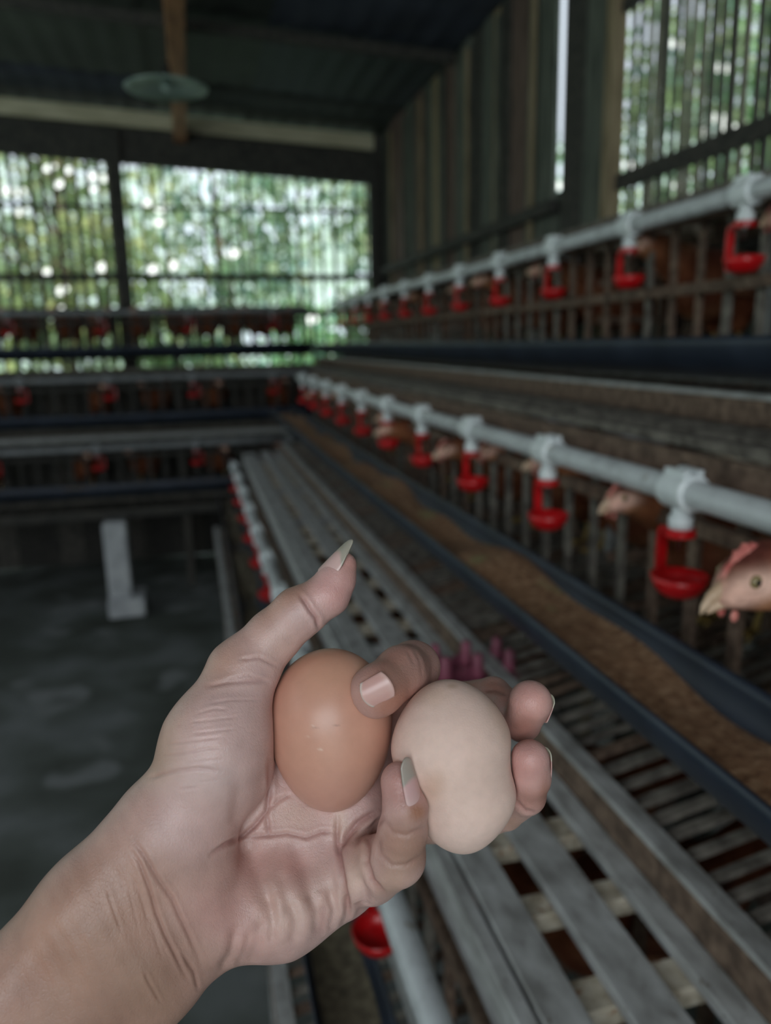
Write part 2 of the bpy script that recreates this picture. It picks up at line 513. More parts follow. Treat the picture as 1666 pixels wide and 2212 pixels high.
CREASES = [  # (width px, depth mm, points)
 (5, .42, [(449,1482),(490,1474),(533,1471),(576,1472)]), (4, .25, [(485,1468),(538,1459),(581,1474)]),
 (3.2, .16, [(423,1542),(461,1531),(492,1532)]), (3, .14, [(418,1585),(466,1579),(509,1574)]), (3, .16, [(358,1609),(418,1600),(478,1592)]),
 (3.2, .20, [(356,1634),(406,1626),(447,1617),(490,1615)]), (4.5, .42, [(322,1681),(346,1674),(382,1665),(428,1660),(478,1665)]), (3.5, .2, [(384,1705),(428,1701)]),
 (3, .12, [(410,1560),(450,1556),(520,1548)]), (3, .14, [(400,1650),(440,1644),(490,1640)]), (3, .12, [(450,1520),(500,1512),(560,1512)]), (3, .1, [(430,1690),(470,1684)]),
 (14, .5, [(517,1690),(513,1730),(507,1790)]),
 (5, .9, [(582,1640),(584,1704),(576,1753),(549,1785),(524,1807),(490,1822),(455,1846)]), (5, .5, [(627,1715),(603,1728),(578,1750)]),
 (5, .5, [(527,1807),(581,1804),(621,1800),(662,1809),(694,1797),(724,1797)]), (5, .6, [(576,1758),(581,1804)]),
 (20, 1.0, [(522,1815),(546,1850),(559,1893),(573,1933),(581,1987)]), (20, .8, [(630,1812),(651,1861),(670,1906),(684,1942)]),
 (6, 1.1, [(729,1763),(729,1825),(738,1879),(748,1933),(754,1987)]), (7, 1.1, [(735,1834),(748,1809),(775,1777),(819,1750)]),
 (6, .8, [(770,1823),(792,1796),(821,1766)]), (10, 1.1, [(773,1893),(786,1925),(794,1969)]),
 (6, 1.1, [(824,1769),(797,1812),(792,1861),(805,1901),(835,1936)]), (5, .35, [(816,1796),(821,1844),(846,1869),(878,1869),(908,1850)]),
 (5, .3, [(827,1766),(848,1798),(878,1804),(921,1785)]),
 (12, 1.0, [(578,1930),(590,1985),(586,2040)]), (12, .9, [(566,1985),(556,2040),(538,2085)]), (12, .9, [(668,1925),(686,1970),(684,2022)]), (10, 1.0, [(712,1920),(722,1965),(712,2020)]),
 (10, 1.0, [(746,1935),(752,1965),(740,2012)]), (9, .8, [(772,1945),(776,1965),(767,1996)]), (11, 1.0, [(512,2005),(500,2060),(476,2100)]), (11, .8, [(540,2010),(530,2050),(512,2090)]),
 (12, .8, [(628,1945),(640,1990),(632,2045)]), (13, .6, [(606,1880),(618,1950),(612,2030)]), (9, .6, [(700,1950),(700,1985),(694,2020)]),
 (5, .42, [(288,1815),(309,1844),(344,1901),(371,1939),(388,1979),(406,2015),(436,2085)]), (4.5, .45, [(285,1839),(301,1863),(325,1923),(339,1974),(355,2015),(379,2063),(401,2109)]),
 (4.5, .4, [(396,2063),(420,2101),(428,2136)]), (4, .16, [(231,1923),(242,1955),(261,2009)]), (4, .16, [(285,1893),(304,1934),(320,1990)]), (4, .25, [(312,2101),(325,2128),(347,2166)]),
 (3.5, .1, [(262,1890),(280,1930),(300,2010)]), (3.5, .1, [(250,1880),(270,1930)]), (3.5, .1, [(330,2010),(350,2070)]),
 (5, .8, [(648,1284),(660,1302),(670,1318),(684,1336),(689,1358)]), (4, .3, [(600,1440),(560,1420),(520,1425)]),
 (3.5, .12, [(893,1400),(908,1430),(912,1462)]), (3.5, .12, [(905,1396),(922,1428),(925,1455)]), (4, .2, [(880,1404),(895,1434)]),
 (5, .5, [(1112,1728),(1135,1752),(1158,1756)]), (5, .4, [(1046,1492),(1072,1490),(1096,1500)]),
]
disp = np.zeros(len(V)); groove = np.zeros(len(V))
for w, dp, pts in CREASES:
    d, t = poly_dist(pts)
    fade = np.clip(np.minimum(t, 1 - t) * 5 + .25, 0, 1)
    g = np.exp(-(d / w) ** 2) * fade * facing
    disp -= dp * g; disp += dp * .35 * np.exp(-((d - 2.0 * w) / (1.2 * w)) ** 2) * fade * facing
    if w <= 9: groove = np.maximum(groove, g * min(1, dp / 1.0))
# tendon and fine wrinkle relief along the wrist
q = (U * .745 + VV * .667); r_ = (-U * .667 + VV * .745)
wr = facing * np.clip((330 - (U * .62 - VV * .02 + 60)) / 150, 0, 1)
disp += .05 * wr * np.sin((U * .9 - VV * .43) * .16 + 1.5 * np.sin(r_ * .02)) 
d, t = poly_dist([(60, 2130), (150, 2030), (250, 1900)]); disp -= .9 * np.exp(-(d / 40) ** 2) * facing
d, t = poly_dist([(150, 2160), (260, 2030), (330, 1930)]); disp += .7 * np.exp(-(d / 45) ** 2) * facing
V = V + N * disp[:, None]
skin = np.tile(np.array(lin((202, 166, 160))), (len(V), 1))
BL = [  # (u, v, ru, rv, angle, colour, weight): lasting skin tones; lower forearm also carries painted underside shade
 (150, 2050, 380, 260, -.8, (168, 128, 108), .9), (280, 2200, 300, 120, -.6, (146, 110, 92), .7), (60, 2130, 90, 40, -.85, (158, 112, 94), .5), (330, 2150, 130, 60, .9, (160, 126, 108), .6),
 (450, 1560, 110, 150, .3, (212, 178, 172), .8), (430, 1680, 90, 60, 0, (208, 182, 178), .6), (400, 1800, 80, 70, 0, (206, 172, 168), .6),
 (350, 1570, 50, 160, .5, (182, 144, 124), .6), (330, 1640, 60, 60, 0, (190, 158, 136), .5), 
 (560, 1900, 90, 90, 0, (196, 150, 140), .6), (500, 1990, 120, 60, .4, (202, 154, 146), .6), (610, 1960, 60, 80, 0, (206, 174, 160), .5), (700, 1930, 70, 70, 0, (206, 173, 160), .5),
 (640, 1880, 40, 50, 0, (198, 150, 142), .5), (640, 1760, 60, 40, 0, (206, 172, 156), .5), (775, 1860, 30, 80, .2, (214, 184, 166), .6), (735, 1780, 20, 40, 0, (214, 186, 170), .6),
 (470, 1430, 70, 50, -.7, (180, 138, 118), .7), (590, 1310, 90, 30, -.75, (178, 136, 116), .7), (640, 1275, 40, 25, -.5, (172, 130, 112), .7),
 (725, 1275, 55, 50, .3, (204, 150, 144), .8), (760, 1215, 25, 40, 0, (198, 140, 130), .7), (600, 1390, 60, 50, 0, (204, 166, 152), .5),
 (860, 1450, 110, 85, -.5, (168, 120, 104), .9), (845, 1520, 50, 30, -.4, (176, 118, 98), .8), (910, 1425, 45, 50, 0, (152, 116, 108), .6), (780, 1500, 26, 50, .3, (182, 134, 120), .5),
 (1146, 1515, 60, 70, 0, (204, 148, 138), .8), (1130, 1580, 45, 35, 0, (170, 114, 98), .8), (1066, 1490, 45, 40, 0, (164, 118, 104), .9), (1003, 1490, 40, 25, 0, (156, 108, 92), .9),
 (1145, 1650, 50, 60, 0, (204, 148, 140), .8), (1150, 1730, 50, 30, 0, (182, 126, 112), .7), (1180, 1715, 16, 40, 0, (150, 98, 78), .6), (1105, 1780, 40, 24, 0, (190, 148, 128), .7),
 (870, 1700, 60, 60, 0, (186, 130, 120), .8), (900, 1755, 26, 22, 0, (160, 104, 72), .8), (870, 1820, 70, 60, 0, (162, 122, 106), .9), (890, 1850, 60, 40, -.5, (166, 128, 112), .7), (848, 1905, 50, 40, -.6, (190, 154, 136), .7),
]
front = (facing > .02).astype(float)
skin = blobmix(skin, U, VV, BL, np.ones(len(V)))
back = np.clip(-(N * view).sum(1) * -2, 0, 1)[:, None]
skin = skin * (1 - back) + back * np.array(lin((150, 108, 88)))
skin *= (1 + speckle(V[::1], 0, 0, 5, 3, 9))[:, None]
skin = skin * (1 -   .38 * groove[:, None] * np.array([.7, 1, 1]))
m_skin = attr_mat('skin', rough=.40, spec=.48, bump=.4, bscale=1000, dist=.0003, sss=.14, sss_r=(.0022,), var=.085, vscale=110)
def skin_relief(m):
    """Fine net of skin lines: cell edges in two sizes, on top of the noise bump."""
    n, l = m.node_tree.nodes, m.node_tree.links; p = n['Principled BSDF']; base = p.inputs['Normal'].links[0].from_socket
    tc = n.new('ShaderNodeTexCoord')
    for sc_, st, di in ((1150, .22, .0002), (420, .09, .0003)):
        v = n.new('ShaderNodeTexVoronoi'); v.feature = 'DISTANCE_TO_EDGE'; v.inputs['Scale'].default_value = sc_
        mp = n.new('ShaderNodeMapping'); mp.inputs['Rotation'].default_value = (0, .8, 0); mp.inputs['Scale'].default_value = (1, 1, .55)
        l.new(tc.outputs['Object'], mp.inputs[0]); l.new(mp.outputs[0], v.inputs['Vector'])
        r = n.new('ShaderNodeMapRange'); r.inputs['From Max'].default_value = .12; l.new(v.outputs['Distance'], r.inputs['Value'])
        b = n.new('ShaderNodeBump'); b.inputs['Strength'].default_value = st; b.inputs['Distance'].default_value = di
        l.new(r.outputs[0], b.inputs['Height']); l.new(base, b.inputs['Normal']); base = b.outputs[0]
    l.new(base, p.inputs['Normal'])
skin_relief(m_skin)
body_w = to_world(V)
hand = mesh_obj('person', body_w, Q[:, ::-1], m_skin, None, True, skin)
tag(hand, "person's bare left forearm and hand, palm up and fingers curled around two eggs", 'person')

m_nail = attr_mat('fingernail', rough=.28, spec=.5, sss=.1, bump=.05, bscale=900)
def nail(c, ax, nr, w, l, rc, tipcol=(206, 200, 180), bed=(206, 160, 154), free=.25, arch=.02, taper=.25, point=.35):
    c = np.asarray(c, float); ax = np.asarray(ax, float); ax /= np.linalg.norm(ax)
    nr = np.asarray(nr, float); nr = nr - nr.dot(ax) * ax; nr /= np.linalg.norm(nr); sd = np.cross(ax, nr)
    nx, ny = 14, 18; V = []; T = []
    for lay in (0, 1):
        for j in range(ny + 1):
            for i in range(nx + 1):
                a = -1 + 2 * i / nx; y = j / ny
                s0 = -l / 2 + .14 * l * a * a; s1 = l / 2 - point * w * .5 * a * a
                s = s0 + (s1 - s0) * y
                th = a * (w / 2) * (1 - taper * y * y) / rc
                p = c + ax * s + sd * rc * math.sin(th) + nr * (rc * math.cos(th) - rc - arch * s * s / l * 4) - nr * (.5 * lay)
                V.append(p)
                f = np.clip((y - (1 - free) + .08 * a * a) / .07, 0, 1)
                lun = np.exp(-((y - .06) / .10) ** 2) * .35
                cc = np.array(lin(bed)) * (1 - lun) + np.array(lin((220, 190, 182))) * lun
                T.append(cc * (1 - f) + np.array(lin(tipcol)) * f)
    def g(lay, j, i): return lay * (nx + 1) * (ny + 1) + j * (nx + 1) + i
    Fc = []
    for j in range(ny):
        for i in range(nx):
            Fc.append([g(0, j, i), g(0, j, i + 1), g(0, j + 1, i + 1), g(0, j + 1, i)])
            Fc.append([g(1, j, i), g(1, j + 1, i), g(1, j + 1, i + 1), g(1, j, i + 1)])
    for j in range(ny):
        Fc.append([g(0, j, 0), g(0, j + 1, 0), g(1, j + 1, 0), g(1, j, 0)]); Fc.append([g(0, j, nx), g(1, j, nx), g(1, j + 1, nx), g(0, j + 1, nx)])
    for i in range(nx):
        Fc.append([g(0, 0, i), g(1, 0, i), g(1, 0, i + 1), g(0, 0, i + 1)]); Fc.append([g(0, ny, i), g(0, ny, i + 1), g(1, ny, i + 1), g(1, ny, i)])
    o = mesh_obj('fingernail', to_world(np.array(V)), Fc, m_nail, hand, True, np.array(T))
    b = bmesh.new(); b.from_mesh(o.data); bmesh.ops.recalc_face_normals(b, faces=b.faces); b.to_mesh(o.data); b.free(); o.data.shade_smooth()
    return o
nail(cpt(724, 1200, 285.0), (.71, -.70, .05), (-.60, -.60, -.52), 12.5, 17.5, 7.0, (170, 162, 148), (214, 176, 170), .42, .012, .45, .8)['label'] = 'long pointed thumbnail'
nail(cpt(815, 1493, 265.2), (-.88, .47, .0), (-.10, .06, -1), 10.8, 11.5, 7.5, (214, 200, 190), (208, 160, 152), .06, .03, .05, .3)
nail(cpt(893, 1690, 256.6), (-.25, -.95, .0), (.74, -.15, -.66), 8.6, 17.2, 5.6, (166, 156, 146), (208, 166, 164), .46, .012, .3, .6)['label'] = 'long little fingernail with a greyish free edge'
nail(cpt(1181, 1645, 281), (.0, -.95, -.1), (.80, 0, .55), 10, 11, 6.5, free=.2)
nail(cpt(1180, 1528, 292), (.35, -.85, -.1), (.75, .25, .62), 10, 11, 7, free=.2)

# ------------------------------------------------------------------ materials of the house
m_wood = noise_mat('weathered_wood', [(134, 133, 130), (164, 164, 162), (184, 185, 184)], 7, (7, 3, 7), .75, .35, 60, dist=.002, spots=((96, 86, 74), 22, .68))
m_wood_brown = noise_mat('brown_wood', [(74, 58, 48), (104, 84, 70), (128, 106, 90)], 9, (6, 6, 6), .75, .35, 60)
m_wood_pale = noise_mat('pale_wood', [(150, 138, 118), (186, 176, 156), (204, 196, 178)], 12, (5, 5, 5), .7, .25, 60, spots=((150, 112, 82), 20, .62))
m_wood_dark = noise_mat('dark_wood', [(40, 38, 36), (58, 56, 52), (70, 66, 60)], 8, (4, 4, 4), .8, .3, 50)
m_wood_dim = noise_mat('dim_wood', [(60, 56, 52), (84, 80, 74), (100, 94, 86)], 8, (4, 4, 4), .8, .3, 50)  # darker tone for the far end, shade put into the colour
m_rafter = noise_mat('reddish_rafter', [(120, 78, 50), (150, 100, 66), (166, 116, 80)], 6, (6, 1, 6), .7, .2, 40)
m_plank = noise_mat('wall_plank', [(60, 64, 58), (84, 88, 80), (104, 106, 96)], 6, (8, 8, 1), .8, .3, 40)
m_plank_red = noise_mat('wall_plank_reddish', [(74, 58, 52), (98, 78, 70), (116, 96, 88)], 6, (8, 8, 1), .8, .3, 40)
m_plank_tan = noise_mat('wall_plank_tan', [(110, 96, 74), (136, 120, 94), (150, 134, 108)], 6, (8, 8, 1), .8, .3, 40)
m_bamboo = noise_mat('bamboo_slat', [(74, 70, 58), (104, 100, 84), (124, 118, 98)], 8, (8, 8, 1.5), .6, .2, 60)
m_bamboo_dark = noise_mat('bamboo_slat_dark', [(44, 42, 36), (62, 60, 50), (76, 72, 60)], 8, (8, 8, 1.5), .65, .2, 60)
m_plate = noise_mat('pale_wall_plate', [(168, 160, 134), (190, 182, 154), (202, 194, 168)], 6, (1, 6, 6), .7, .15, 40)
m_roof = noise_mat('roof_sheet', [(34, 38, 35), (46, 50, 46), (56, 60, 54)], 3, (1, 1, 1), .7, .2, 40)
m_roof_blue = noise_mat('roof_sheet_bluish', [(34, 38, 46), (42, 47, 58), (50, 55, 64)], 3, (1, 1, 1), .7, .2, 40)
m_floor = noise_mat('concrete_floor', [(62, 66, 58), (84, 89, 83), (108, 112, 110)], 3.2, (1, 1, 1), .72, .3, 60, dist=.004, spots=((120, 123, 121), 3.0, .60))
m_conc = noise_mat('concrete_post', [(170, 172, 174), (194, 196, 198), (206, 208, 208)], 10, (1, 1, 1), .85, .3, 60)
m_earth = noise_mat('earth', [(60, 66, 40), (84, 88, 54), (110, 104, 72)], 2, (1, 1, 1), .95, .3, 20)
m_shade = noise_mat('frosted_shade', [(120, 140, 132), (150, 168, 160), (168, 184, 178)], 12, (1, 1, 1), .35, 0)

XR, XL, YF, YB = 1.40, -2.6, 5.80, -2.7
ZE = EYE + 1.36                      # eave height on the right wall
def roof_z(x): return ZE + .052 * (XR - x)
def box(name, lo, hi, mat, parent=None, kind=None):
    (a, b, c), (d, e, f) = lo, hi
    v = [(a,b,c),(d,b,c),(d,e,c),(a,e,c),(a,b,f),(d,b,f),(d,e,f),(a,e,f)]
    return mesh_obj(name, v, [[3,2,1,0],[4,5,6,7],[0,1,5,4],[1,2,6,5],[2,3,7,6],[3,0,4,7]], mat, parent, kind=kind)

# floor: a slab, gently uneven
gx, gy = np.linspace(XL - .1, XR + .1, 41), np.linspace(YB - .1, YF + .1, 86)
fv = [(x, y, .004 * math.sin(3.1 * x + 1.7 * y) + .003 * math.sin(5.3 * y - 2 * x) - .007) for y in gy for x in gx]
ff = [[j * 41 + i, j * 41 + i + 1, (j + 1) * 41 + i + 1, (j + 1) * 41 + i] for j in range(85) for i in range(40)]
mesh_obj('floor', fv, ff, m_floor, smooth=True, kind='structure')

# roof of corrugated sheets on purlins
ceil = thing('ceiling', None, None, (0, 0, 0), kind='structure')
def roof_sheet(x0, x1, y0, y1, dz, mat):
    n = max(8, int((x1 - x0) / .03)); v = []; f = []
    for lay in (0, .008):
        for y in (y0, y1):
            for i in range(n + 1):
                x = x0 + (x1 - x0) * i / n
                v.append((x, y, roof_z(x) + .075 + dz + .005 * math.sin(x / .13 * 2 * math.pi) + lay + (y - y0) * .006))
    N1 = n + 1
    for i in range(n):
        f.append([i, N1 + i, N1 + i + 1, i + 1]); f.append([2 * N1 + i, 2 * N1 + i + 1, 3 * N1 + i + 1, 3 * N1 + i])
        f.append([i, i + 1, 2 * N1 + i + 1, 2 * N1 + i]); f.append([N1 + i, 3 * N1 + i, 3 * N1 + i + 1, N1 + i + 1])
    mesh_obj('roof_sheet', v, f, mat, ceil, smooth=True)
xs = np.linspace(XL - .3, XR + .16 - 1.09, 5); ys = np.arange(YB - .3, YF + .5, 1.6)
for a, x in enumerate(xs):
    for b, y in enumerate(ys):
        roof_sheet(x, x + 1.09, y, min(y + 1.68, YF + .2), .014 * (b % 2) + .007 * (a % 2), m_roof_blue if (a * 3 + b) % 5 == 1 else m_roof)
for y in np.arange(YB + .4, YF - .2, 1.6):
    plank('purlin', (XL, y, roof_z(XL) + .035), (XR, y, roof_z(XR) + .035), .05, .05, (0, 1, 0), m_wood_dark, ceil, .002, 2)
rafter = plank('trim_1', (.035, .4, roof_z(.035) - .045), (.035, YF - .01, roof_z(.035) - .045), .085, .10, (1, 0, 0), m_rafter, None, .002, 6)
rafter['kind'] = 'structure'

# far wall: slatted windows above a boarded base
wf = thing('wall_far', None, None, (0, YF, 0), kind='structure')
for k, x in enumerate(np.arange(XL, XR, .145)):
    plank('plank', (x + .07, YF + .03, 0), (x + .07, YF + .03, EYE - .20 + rng.normal(0, .01)), .152, .02 + .006 * (k % 2), (1, 0, 0), [m_wood_dark, m_wood_dark, m_wood_dim][k % 3], wf, .001, 1)
plank('wall_plate', (XL, YF + .0, roof_z(XL) + .03), (XR - .015, YF + .0, roof_z(XR) + .03), .10, .07, (0, 0, 1), m_plate, wf, .001, 3)
plank('beam', (XL, YF + .02, roof_z(XL) - .135), (XR, YF + .02, roof_z(XR) - .135), .22, .08, (0, 0, 1), m_wood_dark, wf, .001, 3)
for x, w in ((-.405, .085), (1.365, .07), (-2.3, .09)):
    plank('post', (x, YF - .03, EYE - .22), (x, YF - .03, roof_z(x) - .06), w, .08, (1, 0, 0), m_wood_dark, wf, .001, 2)
plank('post', (XR + .03, YF + .02, 0), (XR + .03, YF + .02, roof_z(XR) + .085), .12, .12, (1, 0, 0), m_wood_dark, wf, .0005, 2)
win = {}
for n_, (x0, x1) in (('window_1', (-2.25, -.45)), ('window_2', (-.36, 1.33))):
    w_ = thing(n_, None, None, ((x0 + x1) / 2, YF, EYE - .2), kind='structure'); win[n_] = w_
    x = x0 + .02; dens = .070 if n_ == 'window_1' else .074
    while x < x1:
        th = rng.uniform(.022, .036) if n_ == 'window_1' else rng.uniform(.014, .026)
        dx = rng.normal(0, .008)
        plank('slat', (x + dx * .5, YF + .05, EYE - .24), (x - dx * .5, YF + .05, roof_z(x) - .02), th, .012, (1, 0, 0), m_bamboo if rng.random() < .75 else m_bamboo_dark, w_, .0015, 3)
        x += dens * rng.uniform(.75, 1.3)
    for z, t_ in ((.47, .045), (.215, .04), (.93, .02)):
        plank('rail', (x0, YF + .03, EYE + z), (x1, YF + .03, EYE + z), t_, .02, (0, 0, 1), m_wood_dark, w_, .0015, 3)

# right wall: upright boards, then a slatted window nearer the camera
wr_ = thing('wall_right', None, None, (XR, 2.5, 0), kind='structure')
y = 2.97; pm = [m_plank, m_plank, m_plank_red, m_wood_dark, m_plank_tan, m_plank, m_wood_dark]; k = 0
while y < YF:
    w_ = rng.uniform(.09, .17)
    plank('plank', (XR + .03 + rng.uniform(0, .02), y + w_ / 2, 0), (XR + .03 + rng.uniform(0, .02), y + w_ / 2, roof_z(XR) + .085), w_ + .006, .02, (0, 1, 0),
          (m_plank_red if y > 4.6 and rng.random() < .5 else pm[k % 7]), wr_, .0015, 3)
    if k % 3 == 1: plank('cover_strip', (XR + .008, y, EYE - .3), (XR + .008, y, roof_z(XR) + .02), .03, .014, (0, 1, 0), m_plank_tan if k % 2 else m_plank, wr_, .001, 2)
    y += w_; k += 1
for y0, y1, m_ in ((2.525, 2.69, m_plank), (2.695, 2.855, m_wood_dark)):
    plank('plank', (XR + .02, (y0 + y1) / 2, 0), (XR + .02, (y0 + y1) / 2, roof_z(XR) + .085), y1 - y0, .03, (0, 1, 0), m_, wr_, .001, 2)
plank('plank', (XR + .05, 2.94, 0), (XR + .05, 2.94, EYE + .56), .19, .02, (0, 1, 0), m_plank, wr_, .001, 1)
plank('rail', (XR, 2.9, EYE + .5), (XR, YF, EYE + .5), .05, .03, (0, 0, 1), m_wood_dark, wr_, .001, 3)
plank('post', (XR, 2.475, 0), (XR, 2.475, roof_z(XR) + .03), .055, .05, (0, 1, 0), m_plank_tan, wr_, .001, 2)
for k, y in enumerate(np.arange(YB, 2.44, .16)):
    plank('plank', (XR + .03, y + .08, 0), (XR + .03, y + .08, EYE + .22), .168, .02, (0, 1, 0), [m_plank, m_wood_dark, m_plank_red][k % 3], wr_, .001, 1)
for y in np.arange(YB, -.5, .16):
    plank('plank', (XR + .03, y + .08, EYE + .22), (XR + .03, y + .08, roof_z(XR) + .03), .168, .02, (0, 1, 0), m_plank, wr_, .001, 1)
w3 = thing('window_3', None, None, (XR, 1.0, EYE + .2), kind='structure')
y = 2.42
while y > -.48:
    th = rng.uniform(.017, .027); dy = rng.normal(0, .006)
    plank('slat', (XR + .03, y + dy, EYE + .20), (XR + .03, y - dy, roof_z(XR) + .06), th, .012, (0, 1, 0), m_bamboo if rng.random() < .6 else m_bamboo_dark, w3, .0015, 3)
    y -= rng.uniform(.040, .056)
for z, t_ in ((.495, .05), (.235, .05), (1.02, .04)):
    plank('rail', (XR + .012, -.5, EYE + z), (XR + .012, 2.45, EYE + z), t_, .022, (0, 0, 1), m_wood_dark, w3, .0015, 3)

# the unseen sides: boarded left wall with an added opening for more skylight, rear wall with the open doorway that lights the hand
wlft = thing('wall_left', None, None, (XL, 1, 0), kind='structure')
for k, y in enumerate(np.arange(YB, YF, .25)):
    plank('plank', (XL - .02, y + .12, 0), (XL - .02, y + .12, .95 if -.6 < y < 5.2 else roof_z(XL) + .05), .26, .02, (0, 1, 0), [m_plank, m_wood_dark][k % 2], wlft, .001, 1)
for y in np.arange(-.35, 5.5, .95): plank('post', (XL, y, .9), (XL, y, roof_z(XL) + .03), .07, .07, (0, 1, 0), m_wood_dark, wlft, .001, 1)
plank('rail', (XL, -.5, .97), (XL, 5.4, .97), .06, .05, (0, 0, 1), m_wood_dark, wlft, .001, 2)
wb = thing('wall_rear', None, None, (0, YB, 0), kind='structure')
for k, x in enumerate(np.arange(XL, XR, .25)):
    z0 = 0 if (x < -1.75 or x > .55) else 2.62
    plank('plank', (x + .12, YB - .02, z0), (x + .12, YB - .02, roof_z(x) + .06), .26, .02, (1, 0, 0), [m_plank, m_wood_dark][k % 2], wb, .001, 1)

# hanging lamp: a flat frosted reflector on a cord
lamp = thing('hanging_lamp', 'flat pale frosted disc lamp hanging from the dark roof by the brown rafter', 'lamp', (-.02, 3.62, EYE + 1.045))
v, f = lathe([(.0, .046), (.03, .045), (.05, .034), (.12, .018), (.17, .002), (.166, -.003), (.115, .011), (.05, .026), (.0, .030)], 40, lamp.location)
mesh_obj('lamp_shade', v, f, m_shade, lamp, True)
v, f = lathe([(.0, .10), (.016, .098), (.02, .05), (.03, .043), (.0, .043)], 20, lamp.location)
mesh_obj('lamp_socket', v, f, m_wood_dark, lamp, True)
v, f = lathe([(.0, -.012), (.015, -.006), (.021, .01), (.015, .03), (.0, .034)], 20, lamp.location)
mesh_obj('bulb', v, f, m_shade, lamp, True)
v, f = tube([(-.02, 3.62, EYE + 1.13), (-.02, 3.62, roof_z(0) - .0)], .004, 8)
mesh_obj('cord', v, f, m_wood_dark, lamp, True)

# ------------------------------------------------------------------ tiers of wooden laying cages
def pvc(name, c, rough): return noise_mat(name, [tuple(int(x * .84) for x in c), c, tuple(min(255, int(x * 1.05)) for x in c)], 30, (1, 1, 1), rough, .05, 80, spots=((150, 140, 120), 40, .68))
m_pvc = pvc('grey_white_pipe', (198, 202, 204), .35)
m_pvc_dim = pvc('shaded_grey_pipe', (132, 134, 136), .55)  # far-row copy of the white pipe, shade put into the grey
m_tee = noise_mat('white_plastic', [(214, 220, 222), (226, 232, 233), (234, 238, 238)], 20, (1, 1, 1), .35, .05)
m_red = noise_mat('red_plastic', [(170, 14, 18), (192, 18, 24), (202, 26, 32)], 14, (1, 1, 1), .32, .03)
m_trough = noise_mat('dark_blue_pipe', [(27, 34, 46), (35, 43, 57), (45, 53, 68)], 10, (1, 1, 1), .42, .05)
m_feed = noise_mat('ground_feed', [(118, 84, 58), (150, 112, 80), (182, 146, 112)], 90, (1, 1, 1), .95, .9, 300, dist=.004, spots=((150, 140, 96), 12, .6))
m_feed_dull = noise_mat('grey_brown_feed', [(70, 64, 50), (96, 88, 70), (118, 110, 88)], 60, (1, 1, 1), .95, .8, 300, dist=.004)  # duller grey-brown tone for the lowest right-hand trough
m_brass = noise_mat('nipple_metal', [(150, 150, 150), (180, 180, 178)], 30, (1, 1, 1), .3, 0, metallic=1)

# drinker bracket and cup, shared by every copy (local: pipe centre at origin, pipe along Y)
def arc(y0, z0, r, a0, a1, n=5): return [(0, y0 + r * math.cos(a), z0 + r * math.sin(a)) for a in np.linspace(a0, a1, n)]
def bar_mesh(path, w, t):
    path = np.array(path, float); v = []
    for i, p in enumerate(path):
        d = path[min(i + 1, len(path) - 1)] - path[max(i - 1, 0)]; d /= np.linalg.norm(d)
        nrm = np.cross((1, 0, 0), d)
        for a, b in ((-1, -1), (1, -1), (1, 1), (-1, 1)): v.append(p + np.array((1, 0, 0)) * a * w / 2 + nrm * b * t / 2)
    f = [[i * 4 + k, i * 4 + (k + 1) % 4, i * 4 + 4 + (k + 1) % 4, i * 4 + 4 + k] for i in range(len(path) - 1) for k in range(4)]
    n0 = 4 * (len(path) - 1)
    return v, f + [[3, 2, 1, 0], [n0, n0 + 1, n0 + 2, n0 + 3]]
def mesh_only(name, v, f, mat, smooth=False):
    o = mesh_obj(name, v, f, mat, None, smooth); me = o.data; bpy.data.objects.remove(o); return me
R_P = .0165
ring = lathe([(.0135, -.045), (.0165, -.046), (.0165, -.054), (.0135, -.054), (.0135, -.045)], 20)
brk = bar_mesh([(0, .008, -.050), (0, .022, -.050)] + arc(.022, -.058, .008, math.pi / 2, .1, 5)[1:] + [(0, .031, -.07), (0, .031, -.098)] + arc(.023, -.106, .008, 0, -1.2, 4) + [(0, .012, -.114)], .011, .0055)
_cs = lambda vf: ([(x * 1.12, y * 1.15, -.046 + (z + .046) * 1.12) for x, y, z in vf[0]], vf[1])
CUP_BRACKET = mesh_only('bracket', *_cs(merge(ring, brk)), m_red)
CUP_BOWL = mesh_only('bowl', *_cs(lathe([(.0, -.121), (.014, -.120), (.022, -.115), (.0275, -.106), (.0305, -.096), (.0285, -.096), (.0255, -.105), (.019, -.112), (.0, -.114)], 28, (0, -.004, 0))), m_red, True)
tee_v = merge(lathe([(.019, -.024), (.0225, -.022), (.0225, .022), (.019, .024)], 20))
tv = [(x, z, y) for x, y, z in tee_v[0]]                    # collar about the pipe axis
lugs = []
for sx in (-1, 1):
    bv_ = [(sx * .009 + a * .0045, b * .019, .021 + c * .006) for a in (-1, 1) for b in (-1, 1) for c in (-1, 1)]
    lugs.append((bv_, [[0, 1, 3, 2], [4, 6, 7, 5], [0, 4, 5, 1], [2, 3, 7, 6], [0, 2, 6, 4], [1, 5, 7, 3]]))
TEE = mesh_only('tee_clamp', *merge((tv, tee_v[1]), *lugs), m_tee)
TEE_DIM = TEE.copy(); TEE_DIM.materials.clear(); TEE_DIM.materials.append(m_pvc_dim)
NECK = mesh_only('neck', *lathe([(.011, -.018), (.011, -.030), (.0145, -.031), (.0145, -.046), (.011, -.047), (.0, -.047)], 18), m_tee, True)
NECK_DIM = NECK.copy(); NECK_DIM.materials.clear(); NECK_DIM.materials.append(m_pvc_dim)
NIP = mesh_only('nipple', *lathe([(.004, -.045), (.004, -.058), (.0022, -.06), (.0022, -.072), (.0, -.073)], 12), m_brass, True)
def link(name, me, parent, loc=(0, 0, 0), rz=0):
    o = bpy.data.objects.new(name, me); COL.objects.link(o); o.parent = parent; o.location = loc; o.rotation_euler = (0, 0, rz); return o

